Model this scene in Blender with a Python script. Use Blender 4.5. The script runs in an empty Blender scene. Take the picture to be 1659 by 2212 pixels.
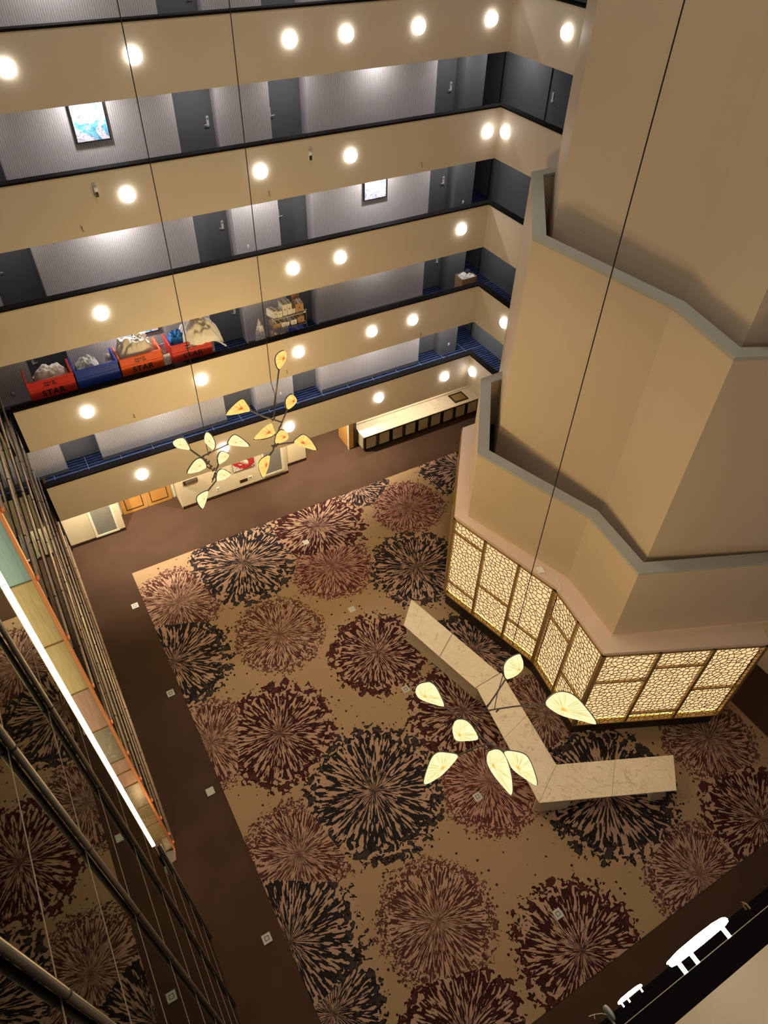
import bpy, math, random
import numpy as np
random.seed(7)
C = bpy.context.scene.collection
CAM_H = 19.5
Rm = np.array([[0.86528638, -0.50077893, 0.02235956],
               [-0.34132705, -0.62126624, -0.70535389],
               [0.3671176, 0.60270119, -0.70850261]])   # rows: camera right, down, forward in world axes
FPX, PCX, PCY = 1510.85, 829.5, 1106.0

def ray(px, py):
    return Rm.T @ np.array([(px-PCX)/FPX, (py-PCY)/FPX, 1.0])
def FZ(px, py, z=0.0):
    d = ray(px, py); P = d*((z-CAM_H)/d[2]); return (P[0], P[1], z)
def FY(px, py, y):
    d = ray(px, py); P = d*(y/d[1]); return (P[0], y, P[2]+CAM_H)

def FD(px, py, D):      # point at distance D (metres) from the eye
    d = ray(px, py); d = d/np.linalg.norm(d)*D; return np.array([d[0], d[1], d[2]+CAM_H])
# ------------------------------------------------------------------ materials
def new_mat(name):
    m = bpy.data.materials.new(name); m.use_nodes = True
    nt = m.node_tree; nt.nodes.clear()
    out = nt.nodes.new('ShaderNodeOutputMaterial')
    return m, nt, out
class N:
    def __init__(s, nt): s.nt = nt
    def _in(s, sock, v):
        if isinstance(v, bpy.types.NodeSocket): s.nt.links.new(v, sock)
        elif v is not None:
            if sock.type == 'RGBA' and len(v) == 3: v = (*v, 1)
            sock.default_value = v
    def node(s, t, **kw):
        n = s.nt.nodes.new(t)
        for k, v in kw.items(): setattr(n, k, v)
        return n
    def m(s, op, a, b=None, c=None, clamp=False):
        n = s.node('ShaderNodeMath', operation=op); n.use_clamp = clamp
        for i, v in enumerate((a, b, c)):
            if v is not None: s._in(n.inputs[i], v)
        return n.outputs[0]
    def v(s, op, a, b=None, sc=None):
        n = s.node('ShaderNodeVectorMath', operation=op)
        s._in(n.inputs[0], a)
        if b is not None: s._in(n.inputs[1], b)
        if sc is not None: s._in(n.inputs['Scale'], sc)
        return n.outputs['Value'] if op in ('LENGTH', 'DISTANCE', 'DOT_PRODUCT') else n.outputs[0]
    def noise(s, vec, scale, detail=2, rough=.5, dist=0):
        n = s.node('ShaderNodeTexNoise'); s._in(n.inputs['Vector'], vec)
        n.inputs['Scale'].default_value = scale; n.inputs['Detail'].default_value = detail
        n.inputs['Roughness'].default_value = rough; n.inputs['Distortion'].default_value = dist
        return n.outputs['Fac']
    def mix(s, f, a, b):
        n = s.node('ShaderNodeMix', data_type='RGBA'); s._in(n.inputs[0], f)
        s._in(n.inputs[6], a); s._in(n.inputs[7], b); return n.outputs[2]
    def ss(s, x, lo, hi, a=0., b=1.):
        n = s.node('ShaderNodeMapRange', interpolation_type='SMOOTHSTEP')
        s._in(n.inputs[0], x); n.inputs[1].default_value = lo; n.inputs[2].default_value = hi
        n.inputs[3].default_value = a; n.inputs[4].default_value = b; return n.outputs[0]
    def pos(s):
        return s.node('ShaderNodeNewGeometry').outputs['Position']
    def obj(s):
        return s.node('ShaderNodeTexCoord').outputs['Object']
    def xyz(s, v):
        n = s.node('ShaderNodeSeparateXYZ'); s._in(n.inputs[0], v); return n.outputs
    def comb(s, x, y, z):
        n = s.node('ShaderNodeCombineXYZ')
        for i, k in enumerate((x, y, z)): s._in(n.inputs[i], k)
        return n.outputs[0]
    def bump(s, h, st, d=.01):
        n = s.node('ShaderNodeBump'); n.inputs['Strength'].default_value = st; n.inputs['Distance'].default_value = d
        s._in(n.inputs['Height'], h); return n.outputs[0]
    def bsdf(s, out, col, rough=.6, metal=0., normal=None, em=None, es=0., spec=None, trans=None, alpha=None):
        b = s.node('ShaderNodeBsdfPrincipled')
        s._in(b.inputs['Base Color'], col); s._in(b.inputs['Roughness'], rough); s._in(b.inputs['Metallic'], metal)
        if normal is not None: s._in(b.inputs['Normal'], normal)
        if em is not None: s._in(b.inputs['Emission Color'], em); s._in(b.inputs['Emission Strength'], es)
        if spec is not None: b.inputs['Specular IOR Level'].default_value = spec
        if trans is not None: b.inputs['Transmission Weight'].default_value = trans
        if alpha is not None: s._in(b.inputs['Alpha'], alpha)
        s.nt.links.new(b.outputs[0], out.inputs[0]); return b
def plain(name, col, rough=.6, metal=0., var=.06, scale=6., spec=None):
    m, nt, out = new_mat(name); n = N(nt)
    f = n.noise(n.obj(), scale, 3)
    c = n.mix(f, tuple(k*(1-var) for k in col), tuple(min(1, k*(1+var)) for k in col))
    n.bsdf(out, c, rough, metal, spec=spec); return m
def emit(name, col, s):
    m, nt, out = new_mat(name); n = N(nt)
    f = n.noise(n.obj(), 9., 1)
    c = n.mix(f, tuple(k*.97 for k in col), col)
    e = n.node('ShaderNodeEmission'); nt.links.new(c, e.inputs[0]); e.inputs[1].default_value = s
    nt.links.new(e.outputs[0], out.inputs[0]); return m
M = {}
# painted plaster with fine orange-peel
def paint(name, col, rough=.55):
    m, nt, out = new_mat(name); n = N(nt)
    p = n.obj(); f = n.noise(p, 1.3, 3); g = n.noise(p, 70., 2)
    c = n.mix(f, tuple(k*.95 for k in col), tuple(k*1.04 for k in col))
    n.bsdf(out, c, rough, normal=n.bump(g, .25, .004)); return m
M['facade'] = paint('beige plaster', (.535, .455, .36))
M['tower'] = paint('tan plaster', (.52, .415, .30))
M['cap'] = paint('grey cap paint', (.36, .355, .32), .7)
M['ledge'] = paint('blush ledge paint', (.68, .52, .42), .5)
M['rail'] = plain('black rail', (.006, .0045, .0045), .8, spec=.08)
M['slate'] = plain('slate paint', (.12, .122, .122), .5)
M['slate_door'] = plain('slate door', (.115, .12, .125), .36)
M['black'] = plain('black plastic', (.012, .012, .013), .4)
M['steel'] = plain('brushed steel', (.62, .60, .57), .28, 1.)
M['chrome'] = plain('satin chrome', (.72, .72, .70), .3, .35)
M['pipe'] = plain('brushed pipe', (.30, .265, .235), .38, .85)
M['brown_pipe'] = plain('bronze tube', (.46, .35, .27), .4, .7)
M['copper'] = plain('copper trim', (.75, .30, .12), .42, .55)
M['white'] = plain('white plastic', (.8, .8, .78), .4)
M['white_paint'] = plain('white frame paint', (.72, .68, .56), .45)
M['ceiling'] = paint('ceiling paint', (.6, .56, .5))
M['kick'] = plain('dark kick stone', (.022, .013, .010), .45, spec=.4)
M['bronze'] = plain('bronze lattice', (.16, .095, .035), .45, .5)
M['bronze_dark'] = plain('dark lattice', (.045, .022, .010), .5, .3)
M['brass_rule'] = plain('brass frame', (.36, .24, .10), .4, .6)
M['card'] = plain('cardboard', (.36, .21, .11), .75)
M['paper'] = plain('white carton', (.62, .60, .56), .7)
M['linen'] = paint('white linen', (.72, .68, .62), .9)
M['bluebag'] = plain('blue bag', (.01, .13, .42), .35)
M['red'] = plain('red cart plastic', (.50, .030, .022), .42)
M['orange'] = plain('orange cart plastic', (.62, .085, .015), .38)
M['blue'] = plain('blue cart plastic', (.018, .045, .33), .4)
M['dark_screen'] = plain('dark grille backing', (.03, .03, .03), .6)
M['floor_plate'] = plain('floor plate', (.45, .45, .42), .5)
M['brass_panel'] = None

def wallpaper(name, a, b):
    m, nt, out = new_mat(name); n = N(nt)
    x = n.xyz(n.obj())
    u = n.m('ADD', x[0], x[1])
    wob = n.noise(n.comb(n.m('MULTIPLY', u, 6), 0, n.m('MULTIPLY', x[2], 3)), 3., 2)
    s = n.m('SINE', n.m('ADD', n.m('MULTIPLY', u, 118.), n.m('MULTIPLY', wob, 3.2)))
    f = n.noise(n.comb(n.m('MULTIPLY', u, 40), 0, n.m('MULTIPLY', x[2], 4)), 1.5, 3)
    k = n.m('ADD', n.m('MULTIPLY', n.ss(s, -.2, .7), .62), n.m('MULTIPLY', f, .4), clamp=True)
    n.bsdf(out, n.mix(k, a, b), .7); return m
M['paper_wall'] = wallpaper('streaked wallpaper', (.34, .315, .31), (.60, .565, .555))
def lobby_paper():
    m, nt, out = new_mat('linen wall covering'); n = N(nt); x = n.xyz(n.obj())
    f = n.noise(n.comb(n.m('MULTIPLY', x[0], 2.5), x[1], n.m('MULTIPLY', x[2], 30)), 2., 3)
    n.bsdf(out, n.mix(f, (.52, .44, .30), (.70, .62, .46)), .6); return m
M['lobby_paper'] = lobby_paper()
def border_carpet():
    m, nt, out = new_mat('brown border carpet'); n = N(nt); p = n.obj()
    f = n.noise(p, 1.1, 4); g = n.noise(p, 90., 2)
    c = n.mix(f, (.054, .030, .020), (.092, .051, .034)); c = n.mix(n.ss(g, .35, .7), n.mix(.3, c, (.01, .01, .008)), c)
    n.bsdf(out, c, .95, normal=n.bump(g, .5, .01), spec=.1); return m
M['border'] = border_carpet()
def blue_carpet():
    m, nt, out = new_mat('blue corridor carpet'); n = N(nt); x = n.xyz(n.obj())
    wob = n.noise(n.comb(n.m('MULTIPLY', x[0], 2.0), n.m('MULTIPLY', x[1], 9), 0), 2., 3)
    s = n.m('SINE', n.m('ADD', n.m('MULTIPLY', x[1], 46.), n.m('MULTIPLY', wob, 4.)))
    k = n.ss(s, -.3, .5)
    c = n.mix(k, (.004, .006, .013), (.032, .048, .125))
    fx = n.m('ABSOLUTE', n.m('SUBTRACT', n.m('FRACT', n.m('MULTIPLY', x[0], .93)), .5))
    fy = n.m('ABSOLUTE', n.m('SUBTRACT', n.m('FRACT', n.m('ADD', n.m('MULTIPLY', x[1], .62), .33)), .5))
    g = n.m('LESS_THAN', n.m('MINIMUM', fx, n.m('MULTIPLY', fy, 1.5)), .009)
    c = n.mix(n.m('MULTIPLY', g, .6), c, (.26, .30, .42))
    n.bsdf(out, c, .9, spec=.15); return m
M['blue_carpet'] = blue_carpet()
def marble(name, a, b, vein, sc=1.):
    m, nt, out = new_mat(name); n = N(nt); p = n.obj()
    w = n.noise(p, 2.2*sc, 5, .6, 1.2)
    v = n.m('ABSOLUTE', n.m('SUBTRACT', n.noise(n.v('ADD', p, (3.1, 0, 0)), 1.1*sc, 5, .55, 1.8), .5))
    f = n.noise(p, 26.*sc, 3, .6, .8)
    c = n.mix(w, a, b); c = n.mix(n.m('MULTIPLY', n.ss(f, .5, .72), .35), c, vein)
    c = n.mix(n.m('MULTIPLY', n.ss(v, 0, .016, 1, 0), .6), c, vein)
    n.bsdf(out, c, .28); return m
M['marble'] = marble('cream marble', (.68, .58, .45), (.84, .75, .62), (.42, .31, .21))
M['counter_top'] = marble('counter marble', (.56, .48, .38), (.70, .63, .53), (.30, .25, .22), 1.4)
M['counter_face'] = marble('counter door panel', (.28, .23, .16), (.42, .36, .26), (.22, .18, .12), .7)
def wood():
    m, nt, out = new_mat('honey wood'); n = N(nt); x = n.xyz(n.obj())
    f = n.noise(n.comb(n.m('MULTIPLY', x[0], 3), x[1], n.m('MULTIPLY', x[2], 30)), 1.3, 4, .6, .6)
    n.bsdf(out, n.mix(f, (.40, .19, .05), (.58, .31, .09)), .4); return m
M['wood'] = wood()
M['dark_wood'] = plain('dark skirting', (.030, .013, .008), .4)
def grille():
    m, nt, out = new_mat('grille face'); n = N(nt); x = n.xyz(n.obj())
    a = n.m('GREATER_THAN', n.m('FRACT', n.m('MULTIPLY', n.m('ADD', x[0], n.m('MULTIPLY', n.m('FLOOR', n.m('MULTIPLY', x[2], 26)), .017)), 29)), .45)
    b = n.m('GREATER_THAN', n.m('FRACT', n.m('MULTIPLY', x[2], 26)), .45)
    n.bsdf(out, n.mix(n.m('MULTIPLY', a, b), (.05, .05, .045), (.55, .54, .48)), .5); return m
M['grille'] = grille()
def art_mat(name, ground, a, b, seed, sc=2.2, lo=.52):
    m, nt, out = new_mat(name); n = N(nt); p = n.v('ADD', n.obj(), (seed, seed*.37, -seed))
    w = n.noise(p, sc, 4, .55, 1.5)
    v = n.m('ABSOLUTE', n.m('SUBTRACT', n.noise(p, sc*.9, 5, .6, 2.2), .5))
    c = n.mix(n.ss(w, lo, lo+.1), ground, a); c = n.mix(n.ss(v, .0, .02, 1, 0), c, b)
    n.bsdf(out, c, .3); return m
M['art_blue'] = art_mat('poured ink artwork', (.80, .78, .86), (.16, .55, .78), (.06, .10, .22), 3.3)
M['art_pink'] = art_mat('poured ink artwork pale', (.80, .80, .86), (.45, .50, .75), (.20, .12, .20), 7.1, 3.)
M['art_red'] = art_mat('red swirl artwork', (.62, .60, .50), (.38, .03, .035), (.10, .01, .01), 12.7, 1.6, .44)
def glass_mat(name, tint):
    m, nt, out = new_mat(name); n = N(nt)
    g = n.noise(n.obj(), .35, 2)
    gl = n.node('ShaderNodeBsdfGlossy'); gl.inputs['Roughness'].default_value = .012
    n._in(gl.inputs['Color'], (.78, .82, .76))
    n._in(gl.inputs['Normal'], n.bump(g, .006, .01))
    tr = n.node('ShaderNodeBsdfTransparent'); n._in(tr.inputs[0], tint)
    fr = n.node('ShaderNodeFresnel'); fr.inputs['IOR'].default_value = 1.5
    mx = n.node('ShaderNodeMixShader'); nt.links.new(fr.outputs[0], mx.inputs[0])
    nt.links.new(tr.outputs[0], mx.inputs[1]); nt.links.new(gl.outputs[0], mx.inputs[2])
    nt.links.new(mx.outputs[0], out.inputs[0]); return m
M['glass'] = glass_mat('dark curtain wall glass', (.08, .09, .08))
def film():
    m, nt, out = new_mat('clear plastic film'); n = N(nt)
    f = n.noise(n.obj(), 14., 3, .6, 1.)
    n.bsdf(out, (.75, .75, .78), .25, alpha=n.ss(f, .3, .7, .25, .8)); return m
M['film'] = film()
def panel(name, a, b, rough=.38, metal=.55):
    m, nt, out = new_mat(name); n = N(nt); x = n.xyz(n.obj())
    f = n.noise(n.comb(n.m('MULTIPLY', x[0], 14), x[1], n.m('MULTIPLY', x[2], 1.1)), 1.6, 3, .5, .5)
    n.bsdf(out, n.mix(f, a, b), rough, metal); return m
M['brass_panel'] = panel('brushed brass panel', (.42, .30, .12), (.72, .58, .30))
M['rose_panel'] = panel('brushed rose panel', (.36, .20, .14), (.60, .38, .27))
M['teal_panel'] = panel('frosted teal panel', (.22, .42, .42), (.45, .68, .64), .3, .2)
M['stone_panel'] = marble('veined stone panel', (.26, .20, .11), (.38, .30, .16), (.62, .54, .38), .9)
M['sconce'] = emit('lit opal glass', (1., .965, .90), 6.)
M['sconce_near'] = emit('lit opal glass boosted', (1., .96, .90), 15.)  # emission raised above the far lights to brighten the tower
M['sconce_off'] = plain('unlit opal glass', (.55, .55, .50), .3)
M['led'] = emit('LED strip', (1., .93, .62), 2.2)
M['led_low'] = emit('lattice LED strip', (1., .74, .12), 6.)
M['back_lit'] = emit('backlit diffuser', (1., .66, .31), .84)
M['art_lamp'] = emit('downlight lens', (.9, .93, 1.), 12.)

def carpet_mat():
    m, nt, out = new_mat('starburst carpet'); n = N(nt)
    P = n.pos()
    at = n.node('ShaderNodeAttribute'); at.attribute_name = 'ctr'
    pr = n.node('ShaderNodeAttribute'); pr.attribute_name = 'par'
    q = n.xyz(pr.outputs['Vector']); rad, kind, seed = q[0], q[1], q[2]
    d = n.v('SUBTRACT', P, at.outputs['Vector'])
    L = n.v('LENGTH', d)
    r = n.m('DIVIDE', L, rad)
    dirv = n.v('NORMALIZE', d)
    thin = n.m('GREATER_THAN', kind, 1.5)
    K = n.m('ADD', 14.5, n.m('MULTIPLY', thin, 6.5))
    sv = n.v('SCALE', dirv, sc=K)
    sv = n.v('ADD', sv, n.comb(n.m('MULTIPLY', seed, 3.7), n.m('MULTIPLY', seed, 1.3), n.m('MULTIPLY', n.m('POWER', r, .8), 5.6)))
    warp = n.noise(P, 3.2, 1)
    sv = n.v('ADD', sv, n.comb(0, 0, n.m('MULTIPLY', warp, .6)))
    st = n.noise(sv, 1.25, 2, .5, .15)
    sp = n.v('ADD', P, n.comb(0, 0, seed))
    bl = n.noise(sp, 5.6, 2, .5, .8)
    blf = n.noise(sp, 12.5, 2, .5, .9)
    bl = n.m('ADD', n.m('MULTIPLY', bl, n.m('SUBTRACT', 1, thin)), n.m('MULTIPLY', blf, thin))
    e1 = n.noise(P, 1.7, 2); e2 = n.noise(P, 6., 2)
    rr = n.m('ADD', r, n.m('ADD', n.m('MULTIPLY', n.m('SUBTRACT', e1, .5), .26), n.m('MULTIPLY', n.m('SUBTRACT', e2, .5), .34)))
    t_bl = n.ss(rr, .66, .80)
    fld = n.m('ADD', n.m('MULTIPLY', st, n.m('SUBTRACT', 1, t_bl)), n.m('MULTIPLY', bl, t_bl))
    thr = n.m('ADD', .474, n.m('MULTIPLY', n.ss(rr, .86, 1.05), .30))
    thr = n.m('ADD', thr, n.m('MULTIPLY', thin, .012))
    thr = n.m('SUBTRACT', thr, n.ss(r, .0, .09, .06, 0.))
    edge = n.m('SUBTRACT', fld, thr)
    ink = n.ss(edge, -.006, .006)
    # loose seed dots beyond the rim
    vo = n.node('ShaderNodeTexVoronoi'); vo.inputs['Scale'].default_value = 5.2; n._in(vo.inputs['Vector'], P)
    keep = n.m('GREATER_THAN', n.xyz(vo.outputs['Color'])[0], .42)
    dot = n.m('MULTIPLY', n.m('MULTIPLY', n.ss(vo.outputs['Distance'], .17, .21, 1, 0), keep), n.m('LESS_THAN', rr, 1.16))
    dot = n.m('MULTIPLY', dot, n.m('GREATER_THAN', rr, .8))
    ink = n.m('MAXIMUM', ink, dot)
    # inks
    k0 = n.m('LESS_THAN', kind, .5)
    dark = n.mix(k0, (.030, .0085, .0095), (.012, .0095, .012))
    dark = n.mix(thin, dark, (.058, .020, .017))
    red = n.m('GREATER_THAN', kind, 2.5)
    dark = n.mix(red, dark, (.068, .019, .018))
    hi = n.mix(k0, (.085, .028, .024), (.062, .045, .042)); hi = n.mix(thin, hi, (.13, .062, .045))
    core = n.ss(edge, .055, .10)
    inkc = n.mix(n.m('MULTIPLY', core, n.m('ADD', .15, n.m('MULTIPLY', t_bl, .5))), dark, hi)
    # ground
    g = n.noise(P, 60., 2)
    base = n.mix(g, (.26, .172, .102), (.37, .255, .160))
    pink = n.mix(g, (.31, .195, .150), (.42, .280, .215))
    pink = n.mix(red, pink, n.mix(g, (.33, .188, .150), (.44, .265, .215)))
    ground = n.mix(n.ss(rr, .75, .98, 1, 0), base, pink)
    c = n.mix(ink, ground, inkc)
    n.bsdf(out, c, .95, normal=n.bump(g, .4, .008), spec=.1); return m
M['carpet'] = carpet_mat()
def leaf_mat(name, hot, edge, strength, ln, kk):
    m, nt, out = new_mat(name); n = N(nt)
    uv = n.node('ShaderNodeUVMap').outputs[0]; x = n.xyz(uv)   # x: position round the rim, y: distance from the gathered node
    f = n.noise(n.comb(n.m('MULTIPLY', x[0], 95), n.m('MULTIPLY', x[1], .9), 0), 1., 2)
    line = n.ss(f, .40, .49, 1, 0)
    c = n.mix(n.ss(x[1], .03, kk, 1, 0), hot, edge)
    fade = n.ss(x[1], .25, 1.0, 1., .45)
    c = n.mix(n.m('MULTIPLY', line, fade), c, ln)
    e = n.node('ShaderNodeEmission'); nt.links.new(c, e.inputs[0]); e.inputs[1].default_value = strength
    nt.links.new(e.outputs[0], out.inputs[0]); return m
M['leaf_pale'] = leaf_mat('pleated silk pale', (1., .93, .50), (.95, .42, .05), .88, (.62, .46, .10), .22)
M['leaf_amber'] = leaf_mat('pleated silk amber', (1., .70, .20), (.55, .05, .008), .92, (.72, .20, .02), .36)
M['arm'] = plain('patinated arm', (.15, .12, .10), .6, .1)
M['cord'] = plain('dark cord', (.025, .015, .012), .6)

# ------------------------------------------------------------------ mesh helpers
class MB:
    def __init__(s): s.v = []; s.f = []; s.uv = []
    def add(s, vs, fs):
        o = len(s.v); s.v += [tuple(map(float, p)) for p in vs]; s.f += [tuple(i+o for i in f) for f in fs]; return s
    def box(s, x0, x1, y0, y1, z0, z1):
        return s.add([(x0,y0,z0),(x1,y0,z0),(x1,y1,z0),(x0,y1,z0),(x0,y0,z1),(x1,y0,z1),(x1,y1,z1),(x0,y1,z1)],
                     [(0,3,2,1),(4,5,6,7),(0,1,5,4),(1,2,6,5),(2,3,7,6),(3,0,4,7)])
    def prism(s, poly, z0, z1, top=True, bot=True):
        n = len(poly)
        a = sum(poly[i][0]*poly[(i+1)%n][1]-poly[(i+1)%n][0]*poly[i][1] for i in range(n))
        if a < 0: poly = poly[::-1]
        vs = [(x, y, z0) for x, y in poly]+[(x, y, z1) for x, y in poly]
        fs = [(i, (i+1) % n, n+(i+1) % n, n+i) for i in range(n)]
        if top: fs.append(tuple(range(n, 2*n)))
        if bot: fs.append(tuple(range(n-1, -1, -1)))
        return s.add(vs, fs)
    def ring(s, outer, inner, z0, z1):      # closed ring between two matched outlines
        n = len(outer)
        vs = [(x, y, z0) for x, y in outer]+[(x, y, z1) for x, y in outer]+[(x, y, z0) for x, y in inner]+[(x, y, z1) for x, y in inner]
        fs = []
        for i in range(n):
            j = (i+1) % n
            fs += [(i, j, n+j, n+i), (2*n+j, 2*n+i, 3*n+i, 3*n+j), (n+i, n+j, 3*n+j, 3*n+i), (j, i, 2*n+i, 2*n+j)]
        return s.add(vs, fs)
    def tube(s, pts, r, k=10, cap=True):
        pts = [np.array(p, float) for p in pts]; n = len(pts); rs = r if isinstance(r, (list, tuple)) else [r]*n
        vs = []; fs = []
        for i, p in enumerate(pts):
            t = pts[min(i+1, n-1)]-pts[max(i-1, 0)]; t /= np.linalg.norm(t)+1e-12
            a = np.array([0, 0, 1.]) if abs(t[2]) < .9 else np.array([1., 0, 0])
            u = np.cross(t, a); u /= np.linalg.norm(u); w = np.cross(t, u)
            for j in range(k):
                q = p+rs[i]*(math.cos(2*math.pi*j/k)*u+math.sin(2*math.pi*j/k)*w); vs.append(q)
        for i in range(n-1):
            for j in range(k):
                fs.append((i*k+j, i*k+(j+1) % k, (i+1)*k+(j+1) % k, (i+1)*k+j))
        if cap: fs += [tuple(range(k-1, -1, -1)), tuple(range((n-1)*k, n*k))]
        return s.add(vs, fs)
    def lathe(s, prof, axis='z', c=(0, 0, 0), k=32):   # prof: (r, h)
        vs = []; fs = []; n = len(prof)
        for r, h in prof:
            for j in range(k):
                a = 2*math.pi*j/k; x, y = r*math.cos(a), r*math.sin(a)
                if axis == 'z': q = (x, y, h)
                elif axis == 'y': q = (x, h, y)
                else: q = (h, x, y)
                vs.append((q[0]+c[0], q[1]+c[1], q[2]+c[2]))
        for i in range(n-1):
            for j in range(k):
                fs.append((i*k+j, i*k+(j+1) % k, (i+1)*k+(j+1) % k, (i+1)*k+j))
        return s.add(vs, fs)
    def build(s, name, mat, parent=None, smooth=False, bevel=0):
        me = bpy.data.meshes.new(name); me.from_pydata(s.v, [], s.f); me.update()
        if smooth: me.polygons.foreach_set('use_smooth', [True]*len(me.polygons))
        me.materials.append(mat)
        o = bpy.data.objects.new(name, me); C.objects.link(o)
        if parent is not None:
            o.parent = parent
        if bevel:
            b = o.modifiers.new('bevel', 'BEVEL'); b.width = bevel; b.segments = 2; b.limit_method = 'ANGLE'
        return o
def tag(o, label=None, cat=None, group=None, kind=None):
    if label: o['label'] = label
    if cat: o['category'] = cat
    if group: o['group'] = group
    if kind: o['kind'] = kind
    return o
def empty(name, loc, label, cat, group=None, rz=0, kind=None):
    o = bpy.data.objects.new(name, None); C.objects.link(o); o.location = loc; o.rotation_euler = (0, 0, rz)
    o.empty_display_size = .1
    return tag(o, label, cat, group, kind)
def struct(mb, name, mat, label=None, parent=None, **k):
    o = mb.build(name, mat, parent, **k)
    if parent is None: tag(o, label, None, None, 'structure')
    return o
def box(name, mat, x0, x1, y0, y1, z0, z1, parent=None, bevel=0):
    return MB().box(x0, x1, y0, y1, z0, z1).build(name, mat, parent, bevel=bevel)
def sbox(name, mat, x0, x1, y0, y1, z0, z1, label=None, parent=None):
    return struct(MB().box(x0, x1, y0, y1, z0, z1), name, mat, label, parent)
def copy_tree(o, parent=None):
    c = o.copy(); C.objects.link(c); c.parent = parent
    for ch in list(o.children): copy_tree(ch, c)
    return c
ORD = ['lowest', 'second', 'third', 'fourth', 'fifth', 'sixth']
def nth(k): return ['first', 'second', 'third', 'fourth', 'fifth', 'sixth', 'seventh', 'eighth', 'ninth', 'tenth', 'eleventh', 'twelfth', 'thirteenth'][k]
def lamp(kind, name, loc, energy, col, size=.1, rot=(0, 0, 0), **kw):
    l = bpy.data.lights.new(name, kind); l.energy = energy; l.color = col
    if kind == 'AREA':
        l.size = size
        if 'sy' in kw: l.shape = 'RECTANGLE'; l.size_y = kw['sy']
        if 'spread' in kw: l.spread = kw['spread']
    elif kind == 'SPOT': l.shadow_soft_size = size; l.spot_size = kw.get('cone', 1.6); l.spot_blend = .6
    else: l.shadow_soft_size = size
    o = bpy.data.objects.new(name, l); C.objects.link(o); o.location = loc; o.rotation_euler = rot
    return o

# ------------------------------------------------------------------ main dimensions
YF = 18.0; XL = -.82; XR = 14.54; YB = 19.8; XG = -.95; ROOF = 26.
LEV = [(4.0, 5.08), (6.8, 7.88), (9.6, 10.68), (12.4, 13.48), (15.2, 16.28), (18.0, 19.08)]

# ---- ground floor shell
sbox('floor', M['border'], -3.2, 17.3, -2.2, 26., -.2, 0, 'dark brown carpeted lobby floor around the patterned carpet')
# ---- patterned carpet: one face per starburst cell
BURST = [(684,1135,1.75,1),(883,1095,1.35,3),(527,1215,1.85,0),(717,1222,1.45,3),(900,1225,1.65,0),(385,1300,1.45,2),
 (603,1370,1.42,2),(815,1410,1.48,1),(1000,1010,1.7,0),(375,1430,1.75,0),(605,1585,1.62,1),(455,1605,1.4,2),(808,1708,1.85,0),
 (645,1845,1.35,2),(1058,1690,1.42,3),(1025,1405,1.45,0),(1000,1535,1.6,1),(1310,1710,1.85,0),(1180,1540,1.3,2),(1530,1595,1.35,2),
 (1510,1890,1.35,2),(1255,2055,1.55,1),(945,1990,1.40,2),(625,2035,1.7,0),(720,2190,1.2,0),(1645,1770,1.55,1),(1010,2240,1.4,1),
 (770,1050,1.2,0)]
CX0, CX1, CY0, CY1 = .635, 15.45, .68, 18.24
bc = [(*FZ(px, py)[:2], r*1.17, k) for px, py, r, k in BURST]
def clip(poly, a, b, c):      # keep a*x+b*y<=c
    out = []
    for i in range(len(poly)):
        p, q = poly[i], poly[(i+1) % len(poly)]
        dp = a*p[0]+b*p[1]-c; dq = a*q[0]+b*q[1]-c
        if dp <= 0: out.append(p)
        if (dp < 0 < dq) or (dq < 0 < dp):
            t = dp/(dp-dq); out.append((p[0]+t*(q[0]-p[0]), p[1]+t*(q[1]-p[1])))
    return out
vs = []; fs = []; cen = []; par = []
for i, (x, y, r, k) in enumerate(bc):
    poly = [(CX0, CY0), (CX1, CY0), (CX1, CY1), (CX0, CY1)]
    for j, (x2, y2, r2, k2) in enumerate(bc):
        if j != i and poly:
            a = 2*(x2-x); b = 2*(y2-y); c = (x2*x2+y2*y2-r2*r2)-(x*x+y*y-r*r)
            poly = clip(poly, a, b, c)
    if len(poly) < 3: continue
    o = len(vs); vs += [(px, py, .012) for px, py in poly]; fs.append(tuple(range(o, o+len(poly))))
    cen.append((x, y, .012)); par.append((r, float(k), i*1.7+.3))
me = bpy.data.meshes.new('carpet'); 
me.from_pydata(vs, [], fs); me.update(); me.materials.append(M['carpet'])
a1 = me.attributes.new('ctr', 'FLOAT_VECTOR', 'FACE'); a1.data.foreach_set('vector', [c for p in cen for c in p])
a2 = me.attributes.new('par', 'FLOAT_VECTOR', 'FACE'); a2.data.foreach_set('vector', [c for p in par for c in p])
co = bpy.data.objects.new('carpet', me); C.objects.link(co)
tag(co, 'large tan carpet with dark radiating starburst flowers filling the lobby floor', 'carpet')
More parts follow.
